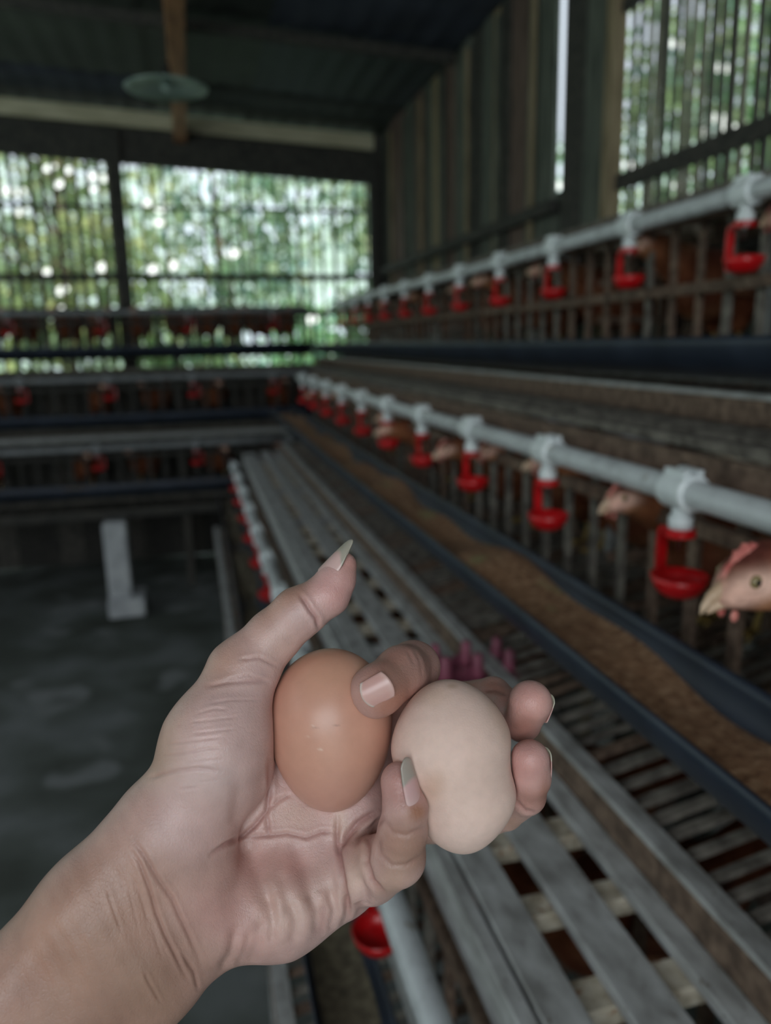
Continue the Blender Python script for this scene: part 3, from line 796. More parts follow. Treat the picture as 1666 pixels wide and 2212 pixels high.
m_wood_mid = noise_mat('dusty_wood', [(70, 64, 58), (104, 98, 90), (128, 122, 112)], 8, (5, 5, 5), .8, .3, 50)
MW = (m_wood, m_wood_brown, m_wood_pale)
MD = (m_wood_dim, m_wood_dark, m_wood_brown)  # far-row woods: dimness of the far end put into the colours
class Tier:
    """One row of cages. a: along the row, b: inwards from the drinker pipe, z: height above the eye."""
    def __init__(s, along, pos, zp, a0, a1, label, lines, rail=.06, trough=(.175, .045, .152), cups=None, cup_dir=1,
                 lip_z=.38, lip_b=-.10, floor_z=.315, depth=.335, gap=.03, posts=(), name_n='', top=True, slat=.09, near=0, pipe_a=None, cross=.145, cross_z=.026, woods=None, door=None, beam_=None):
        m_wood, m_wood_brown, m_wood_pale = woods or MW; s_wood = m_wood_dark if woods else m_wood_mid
        s.al = along; s.pos = pos; s.zp = zp; s.a0 = a0; s.a1 = a1
        P = s.P; ea = P(1, 0, 0) - P(0, 0, 0); eb = P(0, 1, 0) - P(0, 0, 0); ez = np.array([0, 0, 1.0])
        L = lines
        c = thing('laying_cage', label, 'cage', tuple(P(a0, 0, 0) * np.array([1, 1, 0])), None); s.c = c
        zf = s.zf = zp - floor_z
        nseg = max(3, int((a1 - a0) / .5))
        # roof: long slats over short cross slats
        if top:
            for b0, b1, dz, m_ in L['roof']:
                plank('roof_slat', P(a0, (b0 + b1) / 2, zp + .045 + dz), P(a1 + rng.uniform(-.05, .05), (b0 + b1) / 2, zp + .045 + dz), b1 - b0, .014, eb, m_, c, .0016, nseg)
            a = a0 + .03
            while a < a1:
                w_ = rng.uniform(.022, .042)
                plank('cross_slat', P(a, .078 + rng.uniform(0, .012), zp + cross_z), P(a + rng.normal(0, .004), depth - .01, zp + cross_z), w_, .022, ea, m_wood_pale if rng.random() < .7 else m_wood, c, .001, 2)
                a += cross * rng.uniform(.8, 1.2)
        bz, bw, bm = beam_ or (.012, .044, m_wood_brown)
        plank('front_beam', P(a0, .065, zp + bz), P(a1, .065, zp + bz), bw, .018, ez, bm, c, .0014, nseg)
        for q0, q1 in ([(a0, door[0]), (door[1], a1)] if door else [(a0, a1)]):
            plank('front_rail', P(q0, .067, zp - rail), P(q1, .067, zp - rail), .022, .014, ez, m_wood_brown, c, .0014, nseg)
        plank('front_sill', P(a0, .067, zf + .0), P(a1, .067, zf + .0), .035, .016, ez, m_wood, c, .0014, nseg)
        plank('back_beam', P(a0, depth, zp + .012), P(a1, depth, zp + .012), .05, .02, ez, m_wood_brown, c, .0014, nseg)
        plank('back_sill', P(a0, depth, zf + .02), P(a1, depth, zf + .02), .05, .02, ez, m_wood_brown, c, .0014, nseg)
        # upright front slats
        a = a0 + .045; s.gaps = []
        while a < a1:
            if not (door and door[0] + .01 < a < door[1] - .01): plank('front_slat', P(a, .081, zf - .02), P(a + rng.normal(0, .003), .081, zp + .02), rng.uniform(.015, .020), .010, ea, s_wood if rng.random() < .6 else m_wood_brown, c, .001, 2)
            s.gaps.append(a + slat / 2); a += slat
        a = a0 + .045
        while a < a1:
            plank('back_slat', P(a, depth - .015, zf), P(a, depth - .015, zp + .02), .018, .010, ea, m_wood_brown, c, .001, 1); a += .13
        for a in np.arange(a0 + .02, a1, .72):                       # partitions
            for z in (.02, .11, .2):
                plank('partition_slat', P(a, .095, zf + z + .03), P(a, depth - .02, zf + z + .03), .016, .01, ez, m_wood_brown, c, .001, 1)
        # sloping floor that runs out under the trough to the egg lip
        a = a0 + .02
        zl = zp - lip_z
        while a < a1:
            plank('floor_slat', P(a, lip_b, zl + .012), P(a + rng.normal(0, .003), depth - .02, zf + .03), rng.uniform(.011, .016), .008, ea, (m_wood_mid if not woods else m_wood) if rng.random() < .75 else m_wood_brown, c, .0008, 1)
            a += rng.uniform(.027, .040)
        for b in (.10, .25):
            q = (b - lip_b) / (depth - .02 - lip_b)
            plank('floor_joist', P(a0, b, zl + .012 + q * (zf + .03 - zl - .012) - .02), P(a1, b, zl + .012 + q * (zf + .03 - zl - .012) - .02), .03, .03, ez, m_wood_brown, c, .001, nseg)
        plank('egg_lip', P(a0, lip_b, zl + .002), P(a1, lip_b, zl + .002), .040, .022, ez, m_wood_brown, c, .0022, nseg + 2)
        plank('lip_cap', P(a0, lip_b + .002, zl + .026), P(a1, lip_b + .002, zl + .026), .026, .008, eb, m_wood, c, .0016, nseg + 2)
        for a, b in posts:
            plank('post', P(a, b, -EYE), P(a, b, zp + .02 if b > 0 else zl + .01), .045, .035, ea, m_wood, c, .001, 2)
        # feed trough: half a pipe with feed in it
        bf, bb, dz = trough; r = (bf - bb) / 2; bc = -(bf + bb) / 2; zr = zp - dz
        n = 16; prof = []
        for rr in (r, r - .004):
            seq = [(bc + rr * math.cos(q), zr + rr * 1.0 * math.sin(q)) for q in np.linspace(-math.pi, 0, n + 1)]
            prof += seq if rr == r else seq[::-1]
        m2 = len(prof); v = []; A_ = np.linspace(a0 - .05, a1 - .02, nseg + 3)
        for i, a in enumerate(A_):
            wob = .0015 * math.sin(a * 2.3); v += [P(a, b + wob * .6, z + wob) for b, z in prof]
        f = [[i * m2 + k, i * m2 + (k + 1) % m2, (i + 1) * m2 + (k + 1) % m2, (i + 1) * m2 + k] for i in range(len(A_) - 1) for k in range(m2)]
        for e in (0, (len(A_) - 1) * m2): f += [[e + k, e + k + 1, e + m2 - 2 - k, e + m2 - 1 - k] for k in range(n)]
        tr = thing('feed_trough', L['trough_label'], 'feeder', tuple(P(a0, bc, zr - r))); s.tr = tr
        shell = mesh_obj('trough_shell', v, f, m_trough, tr, True)
        nb = 9; na = int((a1 - a0) / .03); v = []
        for i in range(na + 1):
            a = a0 - .03 + (a1 - a0) * i / na
            lvl = -.026 + .008 * math.sin(a * 7.3) + .006 * math.sin(a * 17.1 + 1)
            wd = math.sqrt(max((r - .005) ** 2 - lvl ** 2, 1e-6))
            for k in range(nb):
                q = -1 + 2 * k / (nb - 1)
                v.append(P(a, bc + wd * q + .0009 * math.sin(a * 2.3), zr + lvl + (.007 * (1 - q * q) * math.sin(a * 11 + 2) + rng.normal(0, .0018)) * (abs(q) < .99) + .0015 * math.sin(a * 2.3)))
        f = [[i * nb + k, i * nb + k + 1, (i + 1) * nb + k + 1, (i + 1) * nb + k] for i in range(na) for k in range(nb - 1)]
        fd = mesh_obj('feed', v, f, m_feed_dull if pos < .3 else m_feed, tr, True); fd['kind'] = 'stuff'; fd['label'] = 'dull grey-brown feed' if pos < .3 else 'brown ground feed'
        # drinker line
        p0, p1 = pipe_a or (a0 - .1, a1)
        dl = thing('drinker_line', L['pipe_label'], 'water pipe', tuple(P(p0, 0, zp)))
        v, f = tube([P(a, 0, zp + .003 * math.sin(a * 1.9)) for a in np.linspace(p0, p1, nseg + 3)], R_P, 16)
        mesh_obj('pipe', v, f, m_pvc if along == 'y' else m_pvc_dim, dl, True)
        rz = 0 if along == 'y' else -math.pi / 2
        if cup_dir < 0: rz += math.pi
        for a in cups:
            loc = P(a, 0, zp + .003 * math.sin(a * 1.9)) - woff(dl)
            link('tee_clamp', TEE if along == 'y' else TEE_DIM, dl, loc, rz)
            cp = link('drinker_cup', CUP_BRACKET, dl, loc, rz)
            link('cup_bowl', CUP_BOWL, cp); link('neck', NECK if along == 'y' else NECK_DIM, cp)['label'] = 'white plastic neck'; link('nipple', NIP, cp)
    def P(s, a, b, z):
        return np.array([s.pos + b, a, EYE + z]) if s.al == 'y' else np.array([a, s.pos + b, EYE + z])

def roof_set(rs): return rs
W0, W1, W2 = m_wood, m_wood_brown, m_wood_pale
ROOF_A = [(.077, .118, .001, W0), (.155, .205, .0, W0), (.235, .264, .0, W0), (.295, .33, 0, W1)]
ROOF_B = [(.077, .100, 0, m_wood_mid), (.130, .152, .002, m_wood_mid), (.186, .222, 0, m_wood_mid), (.262, .284, 0, W1), (.315, .335, .001, m_wood_mid)]
T1 = Tier('y', .18, -.635, -.35, 4.25, 'grey slatted cage row, lowest of the three steps on the right', dict(roof=ROOF_A,
          trough_label='dark blue feed trough of the lowest cage step on the right, below the hand', pipe_label='white water pipe with red cups on the lowest cage step, below the hand'),
          cups=[.83 + .36 * k for k in range(-2, 10)], trough=(.095, .0, .152), lip_b=-.115, beam_=(.020, .060, m_wood), posts=[(y, b) for y in (.3, 1.5, 2.7, 3.9) for b in (-.09, .33)])
T2 = Tier('y', .555, -.183, -.35, 4.20, 'slatted cage row on the right, middle of the three steps', dict(roof=ROOF_B,
          trough_label='dark blue feed trough full of brown feed, middle step on the right', pipe_label='thick white water pipe with red cups above the nearest hen head'),
          cups=[.785 + .36 * k for k in range(-2, 10)], cross=.24, cross_z=.018, door=(.415, .685), posts=[(y, .33) for y in (.3, 1.5, 2.7, 3.9)])
T3 = Tier('y', .92, .228, -.35, 5.15, 'slatted cage row on the right, topmost step under the window', dict(roof=ROOF_B,
          trough_label='empty-looking dark feed trough at eye height, topmost step on the right', pipe_label='white water pipe rising to the upper right under the slatted window'),
          cups=[1.18 + .36 * k for k in range(-3, 11)], rail=.137, cross=.3, cross_z=.018, trough=(.175, .045, .231), lip_z=.345, floor_z=.325, posts=[(y, .33) for y in (.3, 1.5, 2.7, 3.9, 5.0)])
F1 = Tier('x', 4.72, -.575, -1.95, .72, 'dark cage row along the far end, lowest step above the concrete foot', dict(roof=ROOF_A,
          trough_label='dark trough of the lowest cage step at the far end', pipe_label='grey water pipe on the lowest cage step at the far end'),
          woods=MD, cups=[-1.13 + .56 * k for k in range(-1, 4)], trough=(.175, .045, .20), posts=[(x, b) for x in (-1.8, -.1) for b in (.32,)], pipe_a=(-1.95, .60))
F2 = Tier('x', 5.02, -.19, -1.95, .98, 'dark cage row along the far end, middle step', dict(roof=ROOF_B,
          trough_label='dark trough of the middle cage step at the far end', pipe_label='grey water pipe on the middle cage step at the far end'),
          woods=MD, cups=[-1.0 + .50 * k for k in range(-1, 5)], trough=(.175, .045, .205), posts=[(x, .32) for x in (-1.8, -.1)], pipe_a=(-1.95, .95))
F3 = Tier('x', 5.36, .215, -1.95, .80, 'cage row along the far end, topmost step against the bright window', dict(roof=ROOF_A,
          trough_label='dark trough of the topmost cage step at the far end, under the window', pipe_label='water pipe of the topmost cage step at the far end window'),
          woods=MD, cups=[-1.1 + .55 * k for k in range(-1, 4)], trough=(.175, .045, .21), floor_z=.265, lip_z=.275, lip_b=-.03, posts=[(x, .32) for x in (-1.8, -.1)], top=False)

# concrete foot under the far cages
ft = thing('concrete_foot', 'pale grey concrete post with a wide foot standing on the dark floor', 'post', (-.50, 4.62, 0))
bx_ = lambda n, lo, hi: (lambda o: (o.modifiers.new('edge', 'BEVEL').__setattr__('width', .008), o)[1])(box(n, lo, hi, m_conc, ft))
bx_('column', (-.565, 4.55, .11), (-.435, 4.69, .56)); bx_('base_block', (-.57, 4.50, 0), (-.365, 4.74, .11))

# pink egg tray lying on the lowest cage's roof
m_pink = noise_mat('pink_plastic', [(112, 56, 74), (134, 70, 88), (146, 80, 98)], 12, (1, 1, 1), .4, .05)
tray = thing('egg_tray', 'pink plastic egg tray with upright pegs lying on the board edge behind the hand', 'egg tray', (.424, 1.145, EYE - .582))
v = []; f = []; nx, ny = 24, 30; sz = .056
for j in range(ny + 1):
    for i in range(nx + 1):
        x = (i / nx - .5) * .17; y = (j / ny - .5) * .115
        z = .006 + .010 * (.5 + .5 * math.cos(x / sz * 2 * math.pi)) * (.5 + .5 * math.cos(y / sz * 2 * math.pi))
        v.append((x, y, z))
f = [[j * (nx + 1) + i, j * (nx + 1) + i + 1, (j + 1) * (nx + 1) + i + 1, (j + 1) * (nx + 1) + i] for j in range(ny) for i in range(nx)]
pan = mesh_obj('tray_pan', v, f, m_pink, tray, True, local=True); sm = pan.modifiers.new('thick', 'SOLIDIFY'); sm.thickness = .002
PEG = mesh_only('peg', *lathe([(.0115, .004), (.0105, .02), (.0085, .045), (.0065, .050), (.0, .051)], 14), m_pink, True)
for i in (-1, 0, 1):
    for j in (-.5, .5): link('peg', PEG, tray, (i * sz, j * sz, 0))
tray.location.z += .027

# ------------------------------------------------------------------ hens
hf = Field((-.26, -.12, -.02), (.36, .12, .36), .0042)
HD = hf.empty()
def hc(pts, k=.03):
    for (a, ra), (b, rb) in zip(pts[:-1], pts[1:]): add_cone(hf, HD, a, ra, b, rb, k, .05)
add_ellipsoid(hf, HD, (.0, 0, .155), (.135, .078, .080), .03, .05)
add_ellipsoid(hf, HD, (.075, 0, .150), (.075, .066, .070), .03, .05)
hc([((-.10, 0, .17), .055), ((-.17, 0, .215), .035), ((-.225, 0, .25), .016)])                    # tail
hc([((.08, 0, .175), .058), ((.15, 0, .205), .038), ((.205, 0, .232), .027), ((.248, 0, .243), .022)])   # neck
HH = hf.empty(); 
def hc2(A, ra, B, rb, k): add_cone(hf, HH, A, ra, B, rb, k, .03)
hc2((.252, 0, .244), .0185, (.270, 0, .243), .0165, .01)
hc2((.262, 0, .236), .0165, (.283, 0, .234), .0105, .01)
HD = smin(HD, HH, .014)
for sy in (-1, 1):
    hc([((-.005, .042 * sy, .11), .036), ((.0, .040 * sy, .075), .016), ((.004, .038 * sy, .062), .009)], .02)   # thighs
HV, HQ = surface_nets(HD, hf.lo.astype(float), hf.h)
HV = relax(HV, HQ, 2, .5)
hx, hy, hz = HV.T
tone = np.tile(np.array(lin((116, 62, 40))), (len(HV), 1))
r_ = np.random.default_rng(11)
for _ in range(260):                                       # feather patches
    c = HV[r_.integers(len(HV))]; s = r_.uniform(.008, .022); g = np.exp(-((HV - c) ** 2).sum(1) / s ** 2)[:, None] * .5
    tone += g * (np.array(lin(((142, 84, 54), (92, 46, 32), (158, 108, 76))[r_.integers(3)])) - tone)
def paint(c, s, col, w):
    global tone
    g = (w * np.exp(-(((HV - np.array(c)) / np.array(s)) ** 2).sum(1) ** 1.5))[:, None]; tone = tone + g * (np.array(lin(col)) - tone)
paint((.268, 0, .262), (.020, .03, .012), (110, 56, 44), .9)
for sy in (-1, 1):
    paint((.272, .02 * sy, .242), (.024, .018, .0135), (228, 186, 168), 1)
    paint((.282, .012 * sy, .234), (.018, .016, .012), (226, 178, 160), 1)
    paint((.256, .02 * sy, .226), (.016, .02, .010), (176, 122, 86), .8)
paint((.264, 0, .263), (.026, .017, .0125), (92, 46, 38), 1)
paint((.225, 0, .215), (.03, .05, .03), (150, 96, 62), .6)
m_feather = attr_mat('brown_feathers', rough=.8, spec=.2, bump=.7, bscale=140, dist=.004, var=.18, vscale=110)
o = mesh_obj('plumage', HV, HQ, m_feather, None, True, tone); HEN_BODY = o.data; bpy.data.objects.remove(o)
m_beak = noise_mat('horn_beak', [(178, 144, 114), (202, 170, 142), (214, 188, 162)], 60, (1, 1, 1), .4, .1)
m_comb = noise_mat('red_comb', [(178, 84, 78), (200, 116, 106), (214, 146, 134)], 90, (1, 1, 1), .55, .4, 300)
m_eye = noise_mat('amber_eye', [(128, 112, 76), (150, 132, 92)], 100, (1, 1, 1), .1, 0)
m_pupil = noise_mat('pupil', [(8, 8, 8), (12, 12, 12)], 10, (1, 1, 1), .08, 0)
m_leg = noise_mat('yellow_leg', [(160, 130, 70), (186, 156, 92)], 80, (1, 1, 1), .6, .3)
v1, f1 = tube([(.282, 0, .2385), (.290, 0, .2372), (.297, 0, .2335), (.3025, 0, .228), (.305, 0, .2235)], [.0078, .0062, .0045, .0026, .0007], 12)
v2, f2 = tube([(.281, 0, .2300), (.289, 0, .2285), (.295, 0, .2260), (.300, 0, .2235)], [.0062, .0046, .0030, .0009], 12)
v1 = [(x, y * .8, z) for x, y, z in v1]; v2 = [(x, y * .85, z) for x, y, z in v2]
HEN_BEAK = mesh_only('beak', *merge((v1, f1), (v2, f2)), m_beak, True)
prof = []
for i in range(33):                                         # small serrated comb
    t = i / 32; prof.append((.288 - .034 * t, .2480 + .0175 * math.sin(min(1, t * 1.5) * math.pi / 2) + (.004 * abs(math.sin(t * math.pi * 4.5)) * math.sin(math.pi * t))))
cv = []; n_ = len(prof)
for sgn in (-1, 1):
    cv += [(x, sgn * .0024 * (1 - .55 * i % 1), z) for i, (x, z) in enumerate(prof)]
    cv += [(x, sgn * .0034, .242 + .012 * math.sin(min(1, i / 32 * 1.7) * math.pi / 2)) for i, (x, z) in enumerate(prof)]
cf = []
for i in range(n_ - 1):
    cf += [[n_ + i, n_ + i + 1, i + 1, i], [2 * n_ + i, 2 * n_ + i + 1, 3 * n_ + i + 1, 3 * n_ + i], [i, i + 1, 2 * n_ + i + 1, 2 * n_ + i]]
HEN_COMB = mesh_only('comb', cv, cf, m_comb)
def ball(c, r, n=10, m=7):
    return lathe([(r[0] * math.sin(math.pi * i / m), -r[2] * math.cos(math.pi * i / m)) for i in range(m + 1)], n, c)
wv = ([([(x, sy * .006 + (y - 0) * .45, z) for x, y, z in ball((.281, 0, .2195), (.0036, .0026, .0044))[0]], ball((0, 0, 0), (1, 1, 1))[1]) for sy in (-1, 1)])
HEN_WATTLE = [mesh_only('wattle', *q, m_comb, True) for q in wv]
def eye_mesh(sy, r, off, flat): 
    b = ball((0, 0, 0), (r, r, r), 14, 9)
    return [(.2725 + x, sy * (off + y * flat), .2455 + z) for x, y, z in b[0]], b[1]
HEN_EYE = [mesh_only('eye', *eye_mesh(q, .0050, .0155, .6), m_eye, True) for q in (1, -1)]
HEN_PUP = [mesh_only('pupil', *eye_mesh(q, .0030, .0172, .5), m_pupil, True) for q in (1, -1)]
def leg_mesh(sy):
    parts = [tube([(.004, .038 * sy, .07), (-.006, .038 * sy, .04), (.004, .038 * sy, .008)], [.0058, .005, .005], 8)]
    for a in (-.5, 0, .5): parts.append(tube([(.004, .038 * sy, .007), (.03, (.038 + .022 * a) * sy, .006), (.048, (.038 + .036 * a) * sy, .002)], [.0045, .0035, .0012], 6))
    parts.append(tube([(.004, .038 * sy, .007), (-.016, .038 * sy, .002)], [.004, .0012], 6))
    return merge(*parts)
HEN_LEG = [mesh_only('leg', *leg_mesh(sy), m_leg, True) for sy in (-1, 1)]
wingv = []; 
def wing_mesh(sy):
    v = []; f = []; nx, ny = 14, 8
    for i in range(nx + 1):
        for j in range(ny + 1):
            s = i / nx; t = -1 + 2 * j / ny; w_ = .048 * math.sin(math.pi * min(1, .12 + s * .9)) ** .6 * (1 - .35 * s)
            x = .07 - .215 * s; z = .165 + .012 * s + t * w_ + .025 * s * s
            y = .078 * math.sqrt(max(0.05, 1 - ((x - 0) / .15) ** 2 - ((z - .155) / .11) ** 2)) + .008 + .004 * math.sin(j * 1.6 + 6 * s)
            v.append((x, sy * y, z))
    f = [[i * (ny + 1) + j, i * (ny + 1) + j + 1, (i + 1) * (ny + 1) + j + 1, (i + 1) * (ny + 1) + j] for i in range(nx) for j in range(ny)]
    return v, f
m_wing = noise_mat('wing_feathers', [(84, 44, 32), (124, 70, 46), (160, 110, 78)], 26, (.6, 1, 2.2), .8, .6, 90, dist=.004)
HEN_WING = []
for sy in (-1, 1):
    o = mesh_obj('wing', *wing_mesh(sy), m_wing, None, True); b = bmesh.new(); b.from_mesh(o.data)
    bmesh.ops.solidify(b, geom=b.faces[:], thickness=.006); b.to_mesh(o.data); b.free(); HEN_WING.append(o.data); bpy.data.objects.remove(o)
def hen(label, loc, heading, scale=1.0, group=None, pitch=0.0):
    h = thing('hen', label, 'hen', loc, group); h.rotation_euler = (0, pitch, heading); h.scale = (scale,) * 3
    link('plumage', HEN_BODY, h); link('beak', HEN_BEAK, h)['label'] = 'pale horn beak'; link('comb', HEN_COMB, h); [link('wattle', w_, h) for w_ in HEN_WATTLE]
    for e_, p_ in zip(HEN_EYE, HEN_PUP): link('pupil', p_, link('eye', e_, h))
    for m_ in HEN_LEG: link('leg', m_, h)
    for m_ in HEN_WING: link('wing', m_, h)
    return h
ORD = ['nearest', 'second', 'third', 'fourth', 'fifth', 'sixth', 'seventh', 'eighth', 'ninth', 'tenth', 'eleventh', 'twelfth']
def put(t, a, inn, where, lab, turn=0, sc=1.0, zo=0.0, pitch=0.0, grp=None):
    """Put a hen in tier t at a along the row; its head reaches 'inn' in front of the pipe line."""
    g = min(t.gaps, key=lambda q: abs(q - a))
    zf = t.zf
    b = .285 * sc - inn
    p = t.P(g, b, zf + .018 + zo)
    hd = (math.pi if t.al == 'y' else -math.pi / 2) + turn
    hen(lab, tuple(p), hd, sc, grp, pitch)
put(T2, .55, .132, '', 'nearest brown hen, pale face and beak poking out past the red cup at right edge', .10, 1.18, .017, .06)
put(T2, 1.0, .02, '', 'brown hen with blurred pink face just under the white pipe, second from the camera', .25, 1.0, .02)
put(T2, 1.18, -.01, '', 'brown hen half hidden behind the slats, third from the camera under the white pipe', -.2, 1.0, .03)
for k, a in enumerate((1.5, 1.8, 2.16, 2.45, 2.8, 3.2, 3.6, 3.95)):
    put(T2, a, -.03 + .02 * (k % 3), '', 'brown hen in the middle right-hand cage row, %s from the camera' % ORD[k + 3], .3 * math.sin(k * 2.1), .98, .01, .1 * math.sin(k), 'hens in the middle row on the right')
for k, a in enumerate((1.30, 1.62, 2.05, 2.5, 2.95, 3.4, 4.0, 4.6)):
    put(T3, a, -.05 + .02 * (k % 2), '', 'brown hen in the topmost right-hand cage row, %s from the camera' % ORD[k], .3 * math.sin(k * 1.7 + 1), 1.02, .03, 0, 'hens in the topmost row on the right')
for k, a in enumerate((.50, .80, 1.10, 1.5, 1.9, 2.4, 2.9, 3.4)):
    put(T1, a, -.14 + .03 * (k % 2), '', 'brown hen under the lowest slatted cage roof on the right, %s from the camera' % ORD[k], .3 * math.sin(k * 1.3 + 2), .98, .0, .05, 'hens in the lowest row on the right')
for k, a in enumerate((-1.42, -1.22, -1.05, -.80, -.58, -.36, -.10, .12, .30, .50, .66)):
    put(F3, a, -.01 + .02 * (k % 2), '', 'dark hen with red comb against the far window, %s from the left end' % (['leftmost'] + ORD[1:])[k], .4 * math.sin(k * 1.9), 1.0, .02, 0, 'hens in front of the far window')
for t_, nm, xs_ in ((F2, 'middle', (-1.1, -.62, -.25, .15, .55)), (F1, 'lowest', (-1.2, -.7, -.3, .1, .45))):
    for k, a in enumerate(xs_):
        put(t_, a, -.07 + .02 * (k % 2), '', 'dark hen deep in the %s far-end cage row, %s from the left end' % (nm, (['leftmost'] + ORD[1:])[k]), .3 * math.sin(k * 2.3), 1.0, .01, 0, 'hens in the %s row at the far end' % nm)

# ------------------------------------------------------------------ outside the slats
gv = [(x, y, -.12 - .01 * math.hypot(x, y - 2) + max(0, math.hypot(x, y - 2) - 14) * .42) for y in np.linspace(-24, 40, 41) for x in np.linspace(-30, 30, 41)]
gf = [[j * 41 + i, j * 41 + i + 1, (j + 1) * 41 + i + 1, (j + 1) * 41 + i] for j in range(40) for i in range(40)]
mesh_obj('ground', gv, gf, noise_mat('hazy_hillside', [(112, 134, 112), (150, 170, 156), (196, 208, 212)], .55, (1, 1, 1), .95, 0, spots=((190, 200, 208), .35, .55)), smooth=True, kind='structure')  # pale blue tones put distance haze into the slope colour
m_leaf = attr_mat('leaf', rough=.45, spec=.4, transl=.5)
m_bark = noise_mat('bark', [(70, 60, 48), (96, 84, 68), (116, 104, 88)], 8, (3, 3, 1), .9, .6, 30, dist=.01)
m_glint = noise_mat('glint_white', [(236, 240, 232), (242, 244, 238)], 5, (1, 1, 1), .4, 0)  # near-white, stands in for sun glints
HAZY_GREENS = [(138, 152, 120), (150, 168, 128), (172, 178, 136), (126, 146, 124), (184, 186, 146), (166, 184, 176)]  # leaf greens paled and greyed, haze put into the colours
def tree(label, x, y, h, rad, n, tint, seed, leaf=.13, low=.25):
    r = np.random.default_rng(seed)
    t = thing('tree', label, 'tree', (x, y, -.2), 'trees outside the slats')
    p = [(x, y, -.3), (x + r.normal(0, .08), y, h * .35), (x + r.normal(0, .15), y + r.normal(0, .1), h * .8)]
    v, f = tube(p, [.11, .085, .03], 10); bits = [(v, f)]
    for k in range(6):
        q = r.uniform(.3, .75); a = r.uniform(0, 6.28); b0 = np.array(p[1]) * (1 - (q - .35) / .45) + np.array(p[2]) * ((q - .35) / .45)
        b1 = b0 + np.array((math.cos(a), math.sin(a), .6)) * rad * .6
        bits.append(tube([b0, (b0 + b1) / 2 + (0, 0, .05), b1], [.035, .022, .01], 6))
    mesh_obj('trunk', *merge(*bits), m_bark, t, True)
    # crown of leaves gathered in clusters
    nc = max(14, n // 120); cl = []
    while len(cl) < nc:
        c = r.uniform(-1, 1, 3)
        if (c ** 2).sum() < 1: cl.append(c)
    cl = np.array(cl) * np.array((rad, rad * .8, h * (1 - low) / 2)) + np.array((x, y, h * (low + (1 - low) / 2)))
    c = cl[r.integers(nc, size=n)] + r.normal(0, 1, (n, 3)) * rad * .22
    d = r.normal(0, 1, (n, 3)); d[:, 2] -= .6; d /= np.linalg.norm(d, axis=1, keepdims=True)
    s = np.cross(d, r.normal(0, 1, (n, 3))); s /= np.linalg.norm(s, axis=1, keepdims=True); u = np.cross(d, s)
    L = leaf * r.uniform(.6, 1.3, (n, 1)); Wd = L * .34
    V = np.stack([c, c + d * L * .45 + s * Wd + u * L * .05, c + d * L, c + d * L * .45 - s * Wd + u * L * .05], 1).reshape(-1, 3)
    Fq = np.arange(4 * n).reshape(n, 4)
    cols = np.array([lin(g) for g in HAZY_GREENS])[r.integers(len(HAZY_GREENS), size=n)] * np.array(tint) * r.uniform(.7, 1.25, (n, 1))
    o = mesh_obj('foliage', V, Fq, m_leaf, t, False, np.repeat(cols, 4, 0)); o['kind'] = 'stuff'
    return t
TR = []
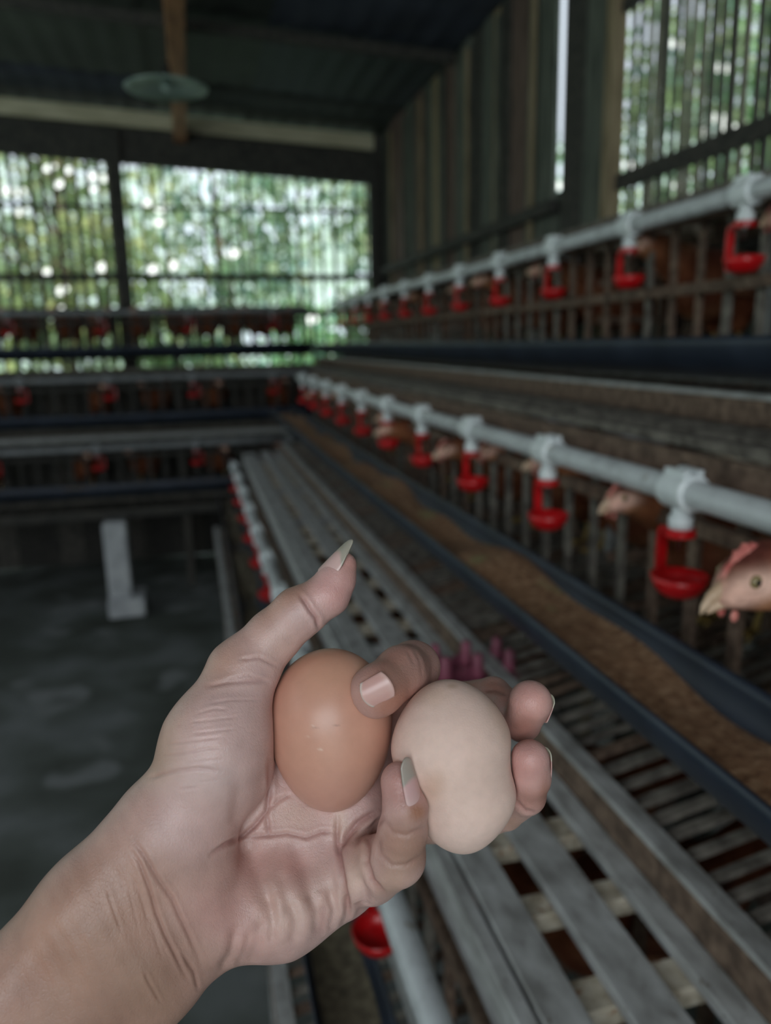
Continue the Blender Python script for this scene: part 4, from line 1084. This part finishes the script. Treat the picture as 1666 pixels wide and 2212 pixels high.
for k, (x, y, h, rad, n, tint, leaf, lab) in enumerate((
    (-3.0, 9.4, 4.6, 1.3, 3400, (1.05, 1.15, 1.05), .15, 'dense yellow-green tree behind the left part of the far window'),
    (-1.3, 9.8, 4.8, 1.3, 3300, (1.15, 1.2, .95), .15, 'yellowish tree behind the far window, left of its dark post'),
    (.6, 11.5, 4.4, 1.2, 1700, (.8, 1.0, 1.0), .16, 'thin bluish tree behind the middle of the far right window'),
    (2.6, 10.6, 4.4, 1.1, 2300, (.95, 1.08, 1.0), .16, 'fresh green tree behind the right end of the far window'),
    (-.2, 10.4, 1.9, .95, 2200, (.9, 1.1, .9), .13, 'low bush behind the bottom of the far window, at its middle'),
    (1.6, 9.6, 1.9, 1.0, 2600, (.8, 1.2, 1.0), .13, 'low green bush behind the bottom right of the far window'),
    (-3.4, 8.6, 1.7, 1.0, 2200, (1.2, 1.2, 1.0), .13, 'low pale bush behind the bottom left of the far window'),
    (5.2, 4.6, 5.6, 1.6, 6000, (.85, 1.15, .9), .14, 'green tree behind the left half of the right-hand slatted window'),
    (5.0, 2.2, 6.0, 1.5, 5200, (.9, 1.2, .7), .14, 'leafy tree behind the right half of the right-hand slatted window'),
    (5.9, 8.2, 5.4, 1.6, 3400, (.95, 1.1, 1.0), .15, 'pale green tree seen through the left edge of the right-hand slatted window'),
    (-6.4, 2.2, 5.0, 1.7, 2600, (.95, 1.1, .9), .16, 'broad tree outside the left side of the shed'),
    (-6.8, 5.6, 4.6, 1.6, 2400, (1.05, 1.1, .9), .16, 'tree outside the far left corner of the shed'),
    (7.5, 6.4, 5.0, 1.9, 5000, (.8, 1.0, 1.0), .17, 'more distant tree seen low through the right-hand slats'),
)):
    TR.append(tree(lab, x, y, h, rad, n, tint, 40 + k, leaf, .12 if h < 3 else .22))
# white discs turned to the sun, added to imitate bright glints
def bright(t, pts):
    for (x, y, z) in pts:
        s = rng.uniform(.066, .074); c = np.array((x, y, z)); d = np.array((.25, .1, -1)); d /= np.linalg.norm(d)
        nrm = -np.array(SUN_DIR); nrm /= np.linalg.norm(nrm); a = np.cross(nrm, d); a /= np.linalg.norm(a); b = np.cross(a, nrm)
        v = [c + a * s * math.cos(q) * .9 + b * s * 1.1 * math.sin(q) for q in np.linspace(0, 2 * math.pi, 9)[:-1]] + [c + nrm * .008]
        mesh_obj('glint_disc', v, [[i, (i + 1) % 8, 8] for i in range(8)], m_glint, t)
GLINTS = [(20,412),(42,415),(46,456),(108,362),(147,368),(127,397),(198,382),(200,405),(226,385),(243,388),(319,440),(350,450),(345,479),(222,577),(101,590),(134,627),(134,671),(332,581),(374,573),(502,548),(675,690),
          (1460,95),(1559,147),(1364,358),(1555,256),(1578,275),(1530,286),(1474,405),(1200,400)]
# measured directions of the glints, with a disc added for each along the tree line
for (u, v_) in GLINTS:
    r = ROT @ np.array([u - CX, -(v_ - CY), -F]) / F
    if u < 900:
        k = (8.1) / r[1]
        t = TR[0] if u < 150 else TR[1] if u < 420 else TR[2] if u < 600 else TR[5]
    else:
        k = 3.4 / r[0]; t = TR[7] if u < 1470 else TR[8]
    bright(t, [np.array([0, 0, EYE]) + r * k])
